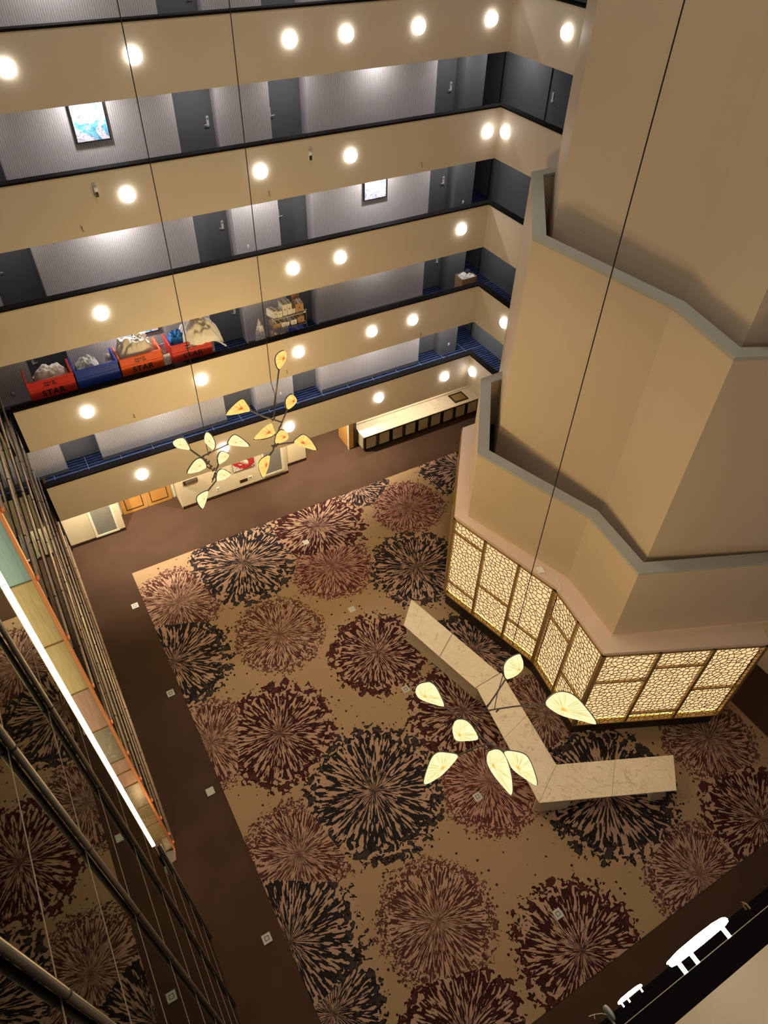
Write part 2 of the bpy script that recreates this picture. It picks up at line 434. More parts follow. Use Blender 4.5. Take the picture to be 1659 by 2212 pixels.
# ---- floor outlet boxes
def floor_box(x, y, lbl, rz=0, blank=False):
    e = empty('floor_outlet', (x, y, 0), lbl, 'floor outlet', 'floor outlet plates', rz)
    MB().box(-.11, .11, -.11, .11, .008, .022).build('plate', M['floor_plate'], e)
    if not blank:
        MB().ring([(-.055, -.055), (.055, -.055), (.055, .055), (-.055, .055)], [(-.04, -.04), (.04, -.04), (.04, .04), (-.04, .04)], .022, .026).build('socket_lid', M['black'], e)
    return e
for i, (x, y, b) in enumerate([(.32, 16.76, 0), (.32, 12.9, 0), (.31, 9.37, 1), (.24, 5.25, 0)]):
    floor_box(x, y, 'square white floor outlet plate in the brown border, %s one from the back wall' % nth(i), 0, b)
for i, (x, y, b) in enumerate([(6.75, 13.01, 1), (6.76, 9.45, 0), (6.75, 5.55, 0), (6.79, 2.13, 0), (6.72, 16.6, 1)]):
    floor_box(x, y, 'square white floor outlet plate in the patterned carpet, %s' %
      ['just left of the stone bench end', 'between bench and dark maroon burst', 'below the big hanging lamp', 'nearest the photographer', 'nearest the back wall'][i], 0, b)

# ---- ground floor back wall
WALLN = 'wall_back'
def skirt(x0, x1, y, parent=None):
    sbox('baseboard_back', M['dark_wood'], x0, x1, y-.03, y+.01, 0, .13, None, parent)
sbox(WALLN, M['lobby_paper'], -1.08, 1.06, 20.5, 20.7, 0, 3.62, 'cream lobby wall panel beside the glass wall'); skirt(-1.08, 1.06, 20.5)
sbox(WALLN, M['lobby_paper'], 1.06, 3.3, 21.4, 21.6, 0, 3.62, 'recessed lobby wall around the wooden double door')
sbox(WALLN, M['lobby_paper'], .9, 1.055, 20.705, 21.4, 0, 3.62, 'short side wall left of the wooden double door')
sbox(WALLN, M['lobby_paper'], 3.3, 7.78, 20.5, 21.5, 0, 3.62, 'cream lobby wall with red artwork under the galleries'); skirt(3.3, 7.78, 20.5)
sbox(WALLN, M['lobby_paper'], 7.78, 8.78, 20.88, 21.5, 0, 3.62, 'stepped back cream wall right of the large grille'); skirt(7.78, 8.78, 20.88)
sbox(WALLN, M['lobby_paper'], 8.78, 11.0, 24.6, 24.8, 0, 3.62, 'far wall of the lobby passage')
sbox(WALLN, M['lobby_paper'], 11.0, 17.3, 21.1, 21.3, 0, 3.62, 'lobby wall behind the marble counter')
sbox(WALLN, M['dark_wood'], 10.92, 11.05, 20.6, 24.6, 0, 3.62, 'side wall of the passage beside the counter')
# double wooden door
d = empty('door_1', (0, 0, 0), 'honey coloured wooden double door with dark inlay lines in the lobby', None, kind='structure')
box('door_frame', M['white_paint'], 1.1, 3.28, 21.34, 21.42, 0, 2.3, d)
for x0, x1 in ((1.2, 2.14), (2.17, 3.12)):
    lf = box('door_leaf', M['wood'], x0, x1, 21.27, 21.34, .02, 2.15, d)
    mb = MB()
    for a, b, c2, d2 in ((x0+.14, x1-.14, .18, .21), (x0+.14, x1-.14, 1.9, 1.93), (x0+.14, x0+.165, .18, 1.93), (x1-.165, x1-.14, .18, 1.93)):
        mb.box(a, b, 21.258, 21.275, c2, d2)
    mb.build('inlay', M['dark_wood'], lf)
dd = empty('door_2', (0, 0, 0), 'open wooden door in the passage left of the counter', None, kind='structure')
box('door_leaf', M['wood'], 10.70, 10.92, 20.62, 21.6, .02, 2.2, dd)
box('door_edge', M['white_paint'], 10.66, 10.70, 20.58, 20.66, 0, 2.25, dd)
# grilles
def vent(x0, x1, y, z0, z1, lbl):
    e = empty('air_grille', ((x0+x1)/2, y, z0), lbl, 'air grille', 'lobby wall grilles')
    w, h = (x1-x0)/2, z1-z0; f = .09
    mb = MB(); mb.box(-w-f, w+f, -.035, 0, -f, 0); mb.box(-w-f, w+f, -.035, 0, h, h+f); mb.box(-w-f, -w, -.035, 0, 0, h); mb.box(w, w+f, -.035, 0, 0, h)
    mb.build('frame', M['white_paint'], e, bevel=.006)
    MB().box(-w, w, -.02, 0, 0, h).build('mesh_panel', M['grille'], e)
vent(.06, .76, 20.5, .2, 2.4, 'white framed air grille on the lobby wall beside the glass wall')
vent(6.80, 7.52, 20.5, .33, 2.5, 'white framed air grille on the lobby wall behind the hanging lamp')
# artwork, sign, switches
def picture(x0, x1, y, z0, z1, mat, lbl, frame=.03, depth=.05):
    e = empty('framed_picture', ((x0+x1)/2, y, z0), lbl, 'picture'); w = (x1-x0)/2; h = z1-z0
    mb = MB(); mb.box(-w-frame, w+frame, -depth, 0, -frame, 0); mb.box(-w-frame, w+frame, -depth, 0, h, h+frame); mb.box(-w-frame, -w, -depth, 0, 0, h); mb.box(w, w+frame, -depth, 0, 0, h)
    mb.build('frame', M['black'], e)
    MB().box(-w, w, -depth*.8, -.005, 0, h).build('canvas', mat, e)
picture(5.5, 6.38, 20.49, 1.02, 1.75, M['art_red'], 'canvas with a dark red swirl on the cream lobby wall', .006, .04)
e = empty('wall_plaque', (3.8, 20.49, 1.17), 'brushed metal plaque on the lobby wall above the outlet', 'plaque')
MB().box(-.28, .28, -.03, 0, 0, .2).build('backing', M['bronze_dark'], e); MB().box(-.2, .26, -.055, -.03, .03, .17).build('plate', M['steel'], e, bevel=.005)
for x, z, w, h, mt, lb in ((4.78, .42, .06, .09, 'white', 'white wall outlet low on the cream lobby wall'), (5.86, .40, .16, .07, 'bronze_dark', 'dark double switch plate low on the lobby wall under the red artwork'),
                           (6.14, .44, .09, .08, 'white_paint', 'pale switch plate low on the lobby wall left of the grille')):
    e = empty('wall_outlet', (x, 20.5, z), lb, 'outlet')
    MB().box(-w, w, -.015, 0, -h, h).build('plate', M[mt], e); [MB().box(a*w, b*w, -.02, -.015, -h*.4, h*.4).build('socket', M['black'], e) for a, b in ((-.5, -.15), (.15, .5))]
# counter
ct = empty('counter', (11.13, 20.08, 0), 'long marble topped counter with framed stone doors under the right gallery corner', 'counter')
CL, CD, CHt = 5.95, 1.0, .85
MB().box(.05, CL, .06, CD, .1, CHt-.04).build('body', M['dark_wood'], ct)
MB().box(.08, CL, .1, CD, 0, .1).build('kick_board', M['kick'], ct)
MB().box(0, CL, 0, CD, CHt-.04, CHt).build('worktop', M['counter_top'], ct, bevel=.006)
MB().box(0, CL, CD-.1, CD, CHt, CHt+.05).build('upstand', M['counter_top'], ct)
MB().box(.02, .05, .12, CD-.05, .14, CHt-.08).build('end_panel', M['counter_face'], ct)
nb = 9; cw = (CL-.03)/nb
for i in range(nb):
    x0 = .03+i*cw
    fr = MB(); a, b, z0, z1 = x0+.03, x0+cw-.03, .13, CHt-.07
    fr.box(a, b, .03, .06, z0, z1)
    dr = fr.build('cabinet_door', M['rail'], ct)
    MB().box(a+.06, b-.06, .018, .03, z0+.04, z1-.04).build('stone_inset', M['counter_face'], dr)
    hx = b-.015 if i % 2 == 0 else a+.015
    MB().tube([(hx, .012, z0+.03), (hx, .012, z1-.03)], .009, 8).tube([(hx, .012, z0+.05), (hx, .035, z0+.05)], .007, 6).tube([(hx, .012, z1-.05), (hx, .035, z1-.05)], .007, 6).build('pull_handle', M['steel'], dr)
cv = empty('vent_cover', (16.25, 20.56, .852), 'square bronze vent cover lying on the right end of the marble counter', 'vent cover')
MB().ring([(-.36, -.3), (.36, -.3), (.36, .3), (-.36, .3)], [(-.29, -.23), (.29, -.23), (.29, .23), (-.29, .23)], 0, .05).build('frame', M['bronze_dark'], cv, bevel=.005)
MB().box(-.29, .29, -.23, .23, .005, .03).build('infill', M['brass_rule'], cv)

# ---- galleries
def door(n, x0, x1, y, z0, handle, lbl):
    e = empty('door_%d' % n, (0, 0, 0), lbl, None, kind='structure')
    box('door_frame', M['slate'], x0, x1, y-.06, y+.02, z0, z0+2.2, e)
    lf = box('door_leaf', M['slate_door'], x0+.07, x1-.07, y-.075, y-.06, z0+.01, z0+2.1, e)
    hx = x1-.17 if handle > 0 else x0+.17
    MB().box(hx-.035, hx+.035, y-.095, y-.075, z0+.93, z0+1.2).build('lock_plate', M['chrome'], lf, bevel=.004)
    MB().tube([(hx, y-.09, z0+1.0), (hx, y-.14, z0+1.0), (hx-handle*.12, y-.14, z0+1.0)], .012, 8).build('lever', M['chrome'], lf)
    MB().lathe([(0, -.01), (.018, -.01), (.018, 0)], 'y', (hx, y-.095, z0+1.13), 12).build('card_reader', M['black'], lf)
    MB().lathe([(0, -.008), (.012, -.008), (.012, 0)], 'y', ((x0+x1)/2, y-.075, z0+1.5), 10).build('peephole', M['steel'], lf)
ALC = [(-.05, 1.07, -1), (5.42, 6.57, 1), (8.03, 9.17, -1), (13.42, 14.47, 1)]
dn = 3
LAMPS = {0: {.5: 34, 3.2: 50, 6.0: 32, 8.6: 46, 11.3: 46, 14.0: 50, 15.7: 30},
         1: {.5: 4, 3.0: 34, 6.0: 12, 8.6: 6, 11.3: 16, 14.0: 12, 15.7: 18},
         2: {.5: 8, 3.2: 46, 6.0: 16, 7.3: 24, 8.6: 18, 11.3: 52, 14.0: 22, 15.7: 10},
         3: {.5: 10, 3.25: 46, 6.0: 20, 8.6: 20, 11.3: 20, 14.0: 22, 15.7: 22},
         4: {.5: 16, 3.2: 38, 6.0: 16, 8.6: 22, 11.3: 30, 14.0: 16},
         5: {3.2: 10, 8.6: 10}}
for li, (zf, zt) in enumerate(LEV):
    o = ORD[li]
    sbox('floor', M['blue_carpet'], XL, XR+.15, YF+.12, 23.4, zf-.36, zf, 'blue carpeted floor of the %s back gallery' % o)
    sbox('floor', M['blue_carpet'], XR+.12, 16.9, 15.6, 23.4, zf-.36, zf, 'blue carpeted floor of the %s gallery around the corner' % o)
    # soffit painted
    sbox('ceiling', M['ceiling'], XL, 16.9, YF+.12, 23.4, zf-.38, zf-.36, 'pale soffit below the %s gallery' % o)
    p = sbox(WALLN, M['facade'], XL, XR, YF, YF+.15, zf-.38, zt-.05, 'beige parapet of the %s gallery along the back' % o)
    sbox('rail', M['rail'], XL-.02, XR-.02, YF-.026, YF+.2, zt-.05, zt, None, p)
    ye = 15.6 if li < 3 else 15.2
    p = sbox('wall_right', M['facade'], XR, XR+.15, ye, YF+.15, zf-.38, zt-.05, 'beige parapet of the %s gallery beside the tower' % o)
    sbox('rail', M['rail'], XR-.026, XR+.2, ye, YF+.2, zt-.05, zt, None, p)
    # interior dark lining of parapets
    zc = zf+2.42
    segs = [(XL-.3, -.05), (1.07, 5.42), (6.57, 8.03), (9.17, 13.42)]
    for si, (x0, x1) in enumerate(segs):
        sbox(WALLN, M['paper_wall'], x0, x1, YB, YB+.6, zf, zc, 'streaked grey wallpaper panel of the %s gallery, %s from the left' % (o, nth(si)))
        sbox('baseboard_back', M['slate'], x0, x1+.01, YB-.02, YB, zf, zf+.12)
    sbox(WALLN, M['slate'], 14.47, 15.22, YB, YB+.8, zf, zc, 'slate painted wall end near the corner of the %s gallery' % o)
    sbox(WALLN, M['slate'], 15.0, 16.9, 23.2, 23.4, zf, zc, 'dark far wall of the side passage on the %s gallery' % o)
    sbox('wall_right', M['slate'], 16.62, 16.9, 20.45, 23.2, zf, zc, 'slate wall inside the side passage on the %s gallery' % o)
    sbox('wall_right', M['slate'], 16.45, 16.9, 18.2, 20.45, zf, zc, 'slate wall facing the atrium on the %s gallery' % o)
    sbox('wall_right', M['slate'], 16.45, 16.9, 15.6, 17.1, zf, zc, 'slate wall beside the tower on the %s gallery' % o)
    for ai, (x0, x1, hd) in enumerate(ALC):
        door(dn, x0, x1, YB+.57, zf, hd, 'slate grey room door on the %s gallery, %s from the left' % (o, nth(ai))); dn += 1
    e = empty('door_%d' % dn, (0, 0, 0), 'slate grey room door on the %s gallery next to the tower' % o, None, kind='structure'); dn += 1
    box('door_frame', M['slate'], 16.49, 16.6, 17.1, 18.2, zf, zf+2.2, e)
    lf = box('door_leaf', M['slate_door'], 16.475, 16.49, 17.17, 18.13, zf+.01, zf+2.1, e)
    MB().box(16.455, 16.475, 17.95, 18.03, zf+.93, zf+1.2).build('lock_plate', M['chrome'], lf, bevel=.004)
    MB().tube([(16.46, 17.99, zf+1.0), (16.41, 17.99, zf+1.0), (16.41, 17.87, zf+1.0)], .012, 8).build('lever', M['chrome'], lf)
    for x, pw in LAMPS[li].items():
        zz = zf+2.40
        lamp('AREA', 'gallery_downlight', (x, 19.3 if x < 15 else 19.2, zz), pw*.85, (1., .965, .975), .14)
# number plates, switches
for li, x in ((1, 4.0), (1, 10.9)): pass
def plate(x, y, z, lbl, w=.03, h=.05, mt='white', axis='y'):
    e = empty('switch_plate', (x, y, z), lbl, 'switch')
    MB().box(-w, w, -.012, 0, -h, h).build('plate', M[mt], e); MB().box(-w*.4, w*.4, -.02, -.012, -h*.5, h*.5).build('rocker', M['white_paint'], e)
plate(14.85, YB, 6.8+.42, 'small white switch on the slate wall above the cardboard box')
plate(14.85, YB, 9.6+.42, 'small white switch on the slate wall of the third gallery')
plate(14.85, YB, 12.4+.42, 'small white switch on the slate wall of the fourth gallery')
plate(14.85, YB, 4.0+.42, 'small white switch on the slate wall of the lowest gallery')
q = FY(536, 532, YB); plate(q[0], YB, q[2], 'small white switch on the wallpaper between doors, third gallery')
q = FY(606, 850, YB); plate(q[0], YB, q[2], 'small white switch on the wallpaper between doors, lowest gallery')
q = FY(29, 850, YB); plate(q[0], YB, q[2], 'small white switch on the wallpaper left of the red cart')
picture(2.90, 3.68, YB-.01, 13.56, 14.62, M['art_blue'], 'black framed poured ink picture in white and turquoise on the fourth gallery')
picture(10.95, 11.72, YB-.01, 10.77, 11.85, M['art_pink'], 'black framed poured ink picture in white and mauve on the third gallery')
picture(3.0, 3.78, YB-.01, 8.16, 9.1, M['art_blue'], 'black framed poured ink picture mostly hidden above the orange cart')
# gallery downlight fittings above the pictures
# ---- wall lights
def make_sconce(name, mat, group):
    e = empty(name, (0, 0, 0), None, 'wall light', group)
    R = .175
    MB().lathe([(0, -.104), (R*.6, -.102), (R*.88, -.096), (R-.005, -.088), (R, -.078), (R-.005, -.068), (R-.03, -.063), (0, -.061)], 'y', k=40).build('glass_disc', mat, e, smooth=True)
    for a in (math.pi, 0, -math.pi/2):
        x, z = .145*math.cos(a), .145*math.sin(a)
        MB().tube([(x, 0, z), (x, -.064, z)], .011, 12).build('standoff', M['white'], e)
    return e
proto = None
SC = {0: [1.91, 4.64, 7.02, 10.58, 13.44], 1: [.97, 4.35, 7.58, 10.26, 11.86], 2: [2.09, 7.6, 9.15, 13.53], 3: [3.44, 6.89, 9.53, 14.12], 4: [1.65, 4.23, 7.94, 9.45, 11.53, 13.82], 5: [3., 8., 12.]}
SCR = {0: [17.7], 1: [16.35], 3: [17.63], 4: [15.75]}
ND = {}
def near_disc(me):
    if 'd' not in ND:
        ND['d'] = me.copy(); ND['d'].materials.clear(); ND['d'].materials.append(M['sconce_near'])
    return ND['d']
def put_sconce(loc, rz, lbl, grp):
    global proto
    if proto is None: proto = make_sconce('wall_light', M['sconce'], grp); o = proto
    else: o = copy_tree(proto)
    if loc[1] < 1:
        for ch in o.children:
            if ch.name.startswith('glass_disc'):
                ch.data = near_disc(ch.data)
    o.location = loc; o.rotation_euler = (0, 0, rz); o['label'] = lbl; o['group'] = grp
    return o
for li, xs in SC.items():
    if li == 5: continue
    for k, x in enumerate(xs):
        put_sconce((x, YF, LEV[li][1]-.655), 0, 'round glowing wall light on the %s gallery parapet, %s from the left' % (ORD[li], nth(k)), 'round wall lights on the parapets')
for li, ys in SCR.items():
    for y in ys:
        put_sconce((XR, y, LEV[li][1]-.62-.03*(li == 1)), -math.pi/2, 'round glowing wall light on the short %s gallery parapet beside the tower' % ORD[li], 'round wall lights on the parapets')
# ---- small fittings on the parapets
def motion(x, z, lbl):
    e = empty('motion_sensor', (x, YF, z), lbl, 'sensor')
    MB().box(-.045, .045, -.08, 0, -.11, .11).build('housing', M['white'], e, bevel=.012)
    MB().box(-.036, .036, -.088, -.079, -.095, .02).build('lens', M['black'], e)
motion(2.75, 13.0, 'small grey sensor box with dark lens on the fourth parapet, left one')
motion(8.3, 13.0, 'small grey sensor box with dark lens on the fourth parapet, right one')
for x, z, lb in ((2.18, 6.64, 'second parapet at left'), (11.86, 12.22, 'fourth parapet at right'), (2.22, 12.22, 'fourth parapet at left'), (7.06, 12.23, 'fourth parapet at middle'), (12.22, 6.56, 'second parapet at right'), (7.11, 6.62, 'second parapet above the hanging lamp')):
    h = MB().tube([(0, 0, .05), (0, -.04, .05), (0, -.05, 0), (0, -.035, -.04), (.02, -.05, -.05)], .012, 8).build('cable_hook', M['brass_rule'])
    h.location = (x, YF, z); tag(h, 'tiny brass cable hook on the %s' % lb, 'hook')

# ------------------------------------------------------------------ tower
def off(poly, dist):   # inward offset of open chain normals (poly counter-clockwise closed)
    n = len(poly); a = sum(poly[i][0]*poly[(i+1) % n][1]-poly[(i+1) % n][0]*poly[i][1] for i in range(n))
    s = 1 if a > 0 else -1; out = []
    for i in range(n):
        p0, p1, p2 = map(np.array, (poly[i-1], poly[i], poly[(i+1) % n]))
        d1 = (p1-p0)/np.linalg.norm(p1-p0); d2 = (p2-p1)/np.linalg.norm(p2-p1)
        n1 = np.array([-d1[1], d1[0]])*s; n2 = np.array([-d2[1], d2[0]])*s
        b = n1+n2; b /= np.linalg.norm(b); out.append(tuple(p1+b*dist/max(.35, b@n1)))
    return out
LB = [(9.65, 11.70), (10.56, 8.02), (10.24, 5.72), (14.28, 3.84), (17.0, 9.0), (16.2, 15.14), (12.32, 15.14)]
W1 = [(9.99, 11.47), (11.06, 8.09), (10.80, 6.05), (14.9, 4.30), (17.2, 9.2), (16.4, 14.42), (12.2, 14.38)]
W2 = [(11.31, 12.21), (11.83, 8.30), (11.39, 6.35), (16.9, 3.75), (19., 9.), (17.0, 15.56), (13.95, 15.56)]
W3 = [(12.15, 12.45), (12.40, 8.50), (11.95, 6.62), (17.3, 3.95), (19., 9.), (17.0, 15.18), (14.46, 15.18)]
tb = MB().prism(off(LB, .07), .013, .60)
struct(tb, 'wall_tower', M['kick'], 'dark stone kick base of the lattice clad tower')
struct(MB().prism(LB, 4.30, 4.36), 'trim_1', M['ledge'], 'blush coloured ledge above the glowing lattice')
struct(MB().prism(off(LB, .02), 4.22, 4.30), 'trim_2', M['ledge'], 'thin lip under the tower ledge')
struct(MB().prism(off(W1, -.035), 4.36, 4.385), 'trim_3', M['ledge'], 'raised bead on the ledge at the foot of the lowest tower wall')
W1i = off(W1, .30)
struct(MB().ring(W1, W1i, 4.36, 6.84), 'wall_tower', M['tower'], 'lowest tan wall band of the angular tower')
struct(MB().ring(off(W1, -.012), off(W1i, .012), 6.82, 6.90), 'trim_4', M['cap'], 'grey cap of the lower tower wall')
struct(MB().prism(W1i, 5.0, 5.1), 'floor', M['black'], 'dark floor behind the lower tower wall')
W2i = off(W2, .30)
struct(MB().ring(W2, W2i, 4.6, 12.42), 'wall_tower', M['tower'], 'tall middle wall band of the angular tower')
struct(MB().ring(off(W2, -.012), off(W2i, .012), 12.40, 12.48), 'trim_5', M['cap'], 'grey cap of the middle tower wall')
struct(MB().prism(W2i, 10.5, 10.6), 'floor', M['black'], 'dark floor behind the middle tower wall')
struct(MB().prism(W3, 10.0, 24.), 'wall_tower', M['tower'], 'uppermost wall of the angular tower')
# ---- lattice screens
def vor_cells(w, h, step, rnd):
    nx, ny = max(2, round(w/step)), max(2, round(h/step))
    pts = {}
    sx, sy = w/nx, h/ny
    for i in range(-2, nx+2):
        for j in range(-2, ny+2):
            pts[i, j] = ((i+.5+rnd.uniform(-.46, .46))*sx, (j+.5+rnd.uniform(-.46, .46))*sy)
    for i in range(nx):
        for j in range(ny):
            x, y = pts[i, j]; poly = [(0, 0), (w, 0), (w, h), (0, h)]
            poly = [(max(0, x-3*sx), max(0, y-3*sy)), (min(w, x+3*sx), max(0, y-3*sy)), (min(w, x+3*sx), min(h, y+3*sy)), (max(0, x-3*sx), min(h, y+3*sy))]
            for di in range(-2, 3):
                for dj in range(-2, 3):
                    if di or dj:
                        q = pts.get((i+di, j+dj))
                        if q is None: continue
                        poly = clip(poly, 2*(q[0]-x), 2*(q[1]-y), q[0]**2+q[1]**2-x*x-y*y)
                        if len(poly) < 3: break
                if len(poly) < 3: break
            if len(poly) >= 3: yield poly
def inset(poly, t):
    n = len(poly); out = list(poly)
    for i in range(n):
        p, q = poly[i], poly[(i+1) % n]; dx, dy = q[0]-p[0], q[1]-p[1]; L = math.hypot(dx, dy)
        if L < 1e-6: continue
        nx, ny = dy/L, -dx/L          # outward for ccw
        out = clip(out, nx, ny, nx*p[0]+ny*p[1]-t)
        if len(out) < 3: return None
    return out
FACES = [(LB[0], LB[1], [(0, .333, [.14, .80]), (.333, .667, [.56]), (.667, 1, [.70])]),
         (LB[1], LB[2], [(0, .5, [.29]), (.5, 1, [.67])]),
         (LB[2], LB[3], [(0, .345, [.36]), (.345, .675, [.20, .87]), (.675, 1, [.55])]),
         (LB[6], LB[0], [(0, .33, [.3]), (.33, .66, [.6]), (.66, 1, [.45])])]
rnd = random.Random(3)
Z0, Z1 = .62, 4.22
SIDES = ['long left face', 'narrow bent face', 'right face', 'far left side']
for fi, (a, b, cols) in enumerate(FACES):
    a = np.array(a); b = np.array(b); L = np.linalg.norm(b-a); u = (b-a)/L; nrm = np.array([u[1], -u[0]])   # outward
    def W(s, dz, o): p = a+u*s+nrm*o; return (p[0], p[1], dz)
    def bar(mb, s0, s1, z0, z1, o0, o1):
        vs = [W(s0, z0, o0), W(s1, z0, o0), W(s1, z0, o1), W(s0, z0, o1), W(s0, z1, o0), W(s1, z1, o0), W(s1, z1, o1), W(s0, z1, o1)]
        mb.add(vs, [(0,3,2,1),(4,5,6,7),(0,1,5,4),(1,2,6,5),(2,3,7,6),(3,0,4,7)])
    root = empty('lattice_screen', (a[0], a[1], Z0), 'glowing crackle pattern lattice screen on the %s of the tower base' % SIDES[fi], 'lattice screen', 'glowing tower screens')
    loc = np.array([a[0], a[1], Z0])
    def shift(mb): mb.v = [tuple(np.array(p)-loc) for p in mb.v]; return mb
    bk = MB(); bk.add([W(0, Z0, -.16), W(L, Z0, -.16), W(L, Z1, -.16), W(0, Z1, -.16)], [(0, 1, 2, 3)])
    shift(bk).build('backlight_panel', M['back_lit'], root)
    ld = MB(); bar(ld, .05, L-.05, Z0+.03, Z0+.045, -.15, -.135); shift(ld).build('light_strip', M['led_low'], root)
    fr = MB()
    bar(fr, 0, L, Z0-.02, Z0+.03, -.16, .03); bar(fr, 0, L, Z1-.03, Z1, -.16, .02)
    for s in {c for f0, f1, _ in cols for c in (f0, f1)}:
        w = .045; sc = min(max(s*L, .03), L-.03); bar(fr, sc-w, sc+w, Z0, Z1, -.05, .035)
    for f0, f1, sp in cols:
        for q in sp: z = Z1-(Z1-Z0)*q; bar(fr, f0*L, f1*L, z-.028, z+.028, -.04, .03)
    shift(fr).build('frame', M['brass_rule'], root)
    for f0, f1, sp in cols:
        zs = [Z1]+[Z1-(Z1-Z0)*q for q in sp]+[Z0]
        for zt_, zb_ in zip(zs, zs[1:]):
            s0 = f0*L+.03; w = (f1-f0)*L-.06; z0 = zb_+.02; h = zt_-zb_-.04
            mb = MB()
            for poly in vor_cells(w, h, .145 if fi != 3 else .19, rnd):
                ins = inset(poly, .0072)
                big = poly
                n1 = len(big)
                if ins is None or len(ins) < 3:
                    mb.add([W(s0+x, z0+y, 0) for x, y in big], [tuple(range(n1))]); continue
                # radial match inner to outer
                cxm = sum(p[0] for p in ins)/len(ins); cym = sum(p[1] for p in ins)/len(ins)
                ang = lambda p: math.atan2(p[1]-cym, p[0]-cxm)
                m = len(ins)
                allp = sorted([(ang(p), 0, p) for p in big]+[(ang(p), 1, p) for p in ins])
                def hit(pl, t):
                    dx, dy = math.cos(t), math.sin(t); best = None
                    for i in range(len(pl)):
                        p, q = pl[i], pl[(i+1) % len(pl)]; ex, ey = q[0]-p[0], q[1]-p[1]
                        den = dx*ey-dy*ex
                        if abs(den) < 1e-12: continue
                        tt = ((p[0]-cxm)*ey-(p[1]-cym)*ex)/den; ss = ((p[0]-cxm)*dy-(p[1]-cym)*dx)/den
                        if tt > 0 and -1e-6 <= ss <= 1+1e-6 and (best is None or tt < best): best = tt
                    return None if best is None else (cxm+dx*best, cym+dy*best)
                O, I = [], []
                for t, kd, p in allp:
                    oo = p if kd == 0 else hit(big, t); ii = p if kd == 1 else hit(ins, t)
                    if oo is None or ii is None: continue
                    O.append(oo); I.append(ii)
                k = len(O)
                if k < 3: continue
                mb.add([W(s0+x, z0+y, 0) for x, y in O]+[W(s0+x, z0+y, 0) for x, y in I]+[W(s0+x, z0+y, -.012) for x, y in I],
                       [(i, (i+1) % k, k+(i+1) % k, k+i) for i in range(k)]+[(k+i, k+(i+1) % k, 2*k+(i+1) % k, 2*k+i) for i in range(k)])
            shift(mb).build('crackle_panel', M['bronze_dark'], root)
# router on ledge
rt = empty('wifi_router', (10.57, 8.72, 4.36), 'small white wireless box with a trailing cable on the tower ledge', 'router', rz=-.28)
MB().box(-.09, .09, -.11, .11, 0, .035).build('case', M['white'], rt, bevel=.012)
MB().tube([(.05, -.1, .015), (.18, -.16, .02), (.30, -.36, .015), (.33, -.60, .012), (.26, -.78, .015), (.14, -.83, .012)], .008, 8).build('cable', M['white'], rt, smooth=True)
# small label on kick
t = box('outlet_cover', M['white'], -.06, .06, -.012, 0, -.03, .03); 
pp = np.array(LB[2])+(np.array(LB[3])-np.array(LB[2]))*.13; t.location = (pp[0]+.03, pp[1]+.04, .10); t.rotation_euler = (0, 0, math.atan2(LB[3][1]-LB[2][1], LB[3][0]-LB[2][0]))
tag(t, 'tiny white outlet cover low on the dark tower base', 'outlet cover')

# ------------------------------------------------------------------ stone bench
bn = empty('stone_bench', (9., 7., 0), 'long angular cream marble bench bar standing in front of the glowing tower', 'bench')
def rel(pts): return [(x-9., y-7.) for x, y in pts]
SA = [(8.39, 11.83), (7.61, 11.05), (8.32, 8.01), (9.26, 8.07)]
SB = [(8.34, 8.02), (9.31, 8.07), (8.875, 4.955), (7.784, 4.35)]
SC_ = [(8.875, 4.955), (11.95, 3.54), (11.26, 2.77), (7.784, 4.35)]
MB().prism(rel(SA), .845, .885).build('left_slab', M['marble'], bn, bevel=.006)
MB().prism(rel(SB), .86, .90).build('middle_slab', M['marble'], bn, bevel=.006)
MB().prism(rel(SC_), .86, .90).build('right_slab', M['marble'], bn, bevel=.006)
MB().prism(rel([(8.32, 11.6), (7.72, 11.02), (8.46, 8.1), (9.1, 7.2), (9.15, 8.1)]), 0, .845).build('closed_base', M['marble'], bn, bevel=.006)
MB().prism(rel([(8.75, 5.15), (7.86, 4.50), (8.00, 4.36), (8.75, 4.05), (9.15, 4.7)]), 0, .86).build('corner_support', M['marble'], bn, bevel=.01)
MB().prism(rel([(11.78, 3.55), (11.22, 2.93), (10.88, 3.07), (11.3, 3.75)]), 0, .86).build('end_support', M['marble'], bn, bevel=.01)
def strip_poly(p, q, w, o):
    p = np.array(p); q = np.array(q); d = (q-p)/np.linalg.norm(q-p); n = np.array([-d[1], d[0]])
    return [tuple(p+n*o), tuple(q+n*o), tuple(q+n*(o+w)), tuple(p+n*(o+w))]
MB().prism(rel(strip_poly((8.39, 7.8), (7.86, 4.5), .05, .06)), .80, .86).build('under_rail', M['brass_rule'], bn)
MB().prism(rel(strip_poly((7.95, 4.32), (11.15, 2.86), .05, .05)), .80, .86).build('under_rail', M['brass_rule'], bn)
# slab joints
jm = MB()
for (x0, y0), (x1, y1) in (((7.98, 9.49), (8.80, 10.0)), ((8.1, 6.3), (9.1, 6.55)), ((7.80, 4.36), (8.87, 4.95)), ((9.62, 3.53), (10.4, 4.25)), ((8.33, 8.03), (9.27, 8.08))):
    jm.prism(rel(strip_poly((x0, y0), (x1, y1), .008, -.004)), .88, .9012)
jm.build('slab_joint', M['bronze_dark'], bn)

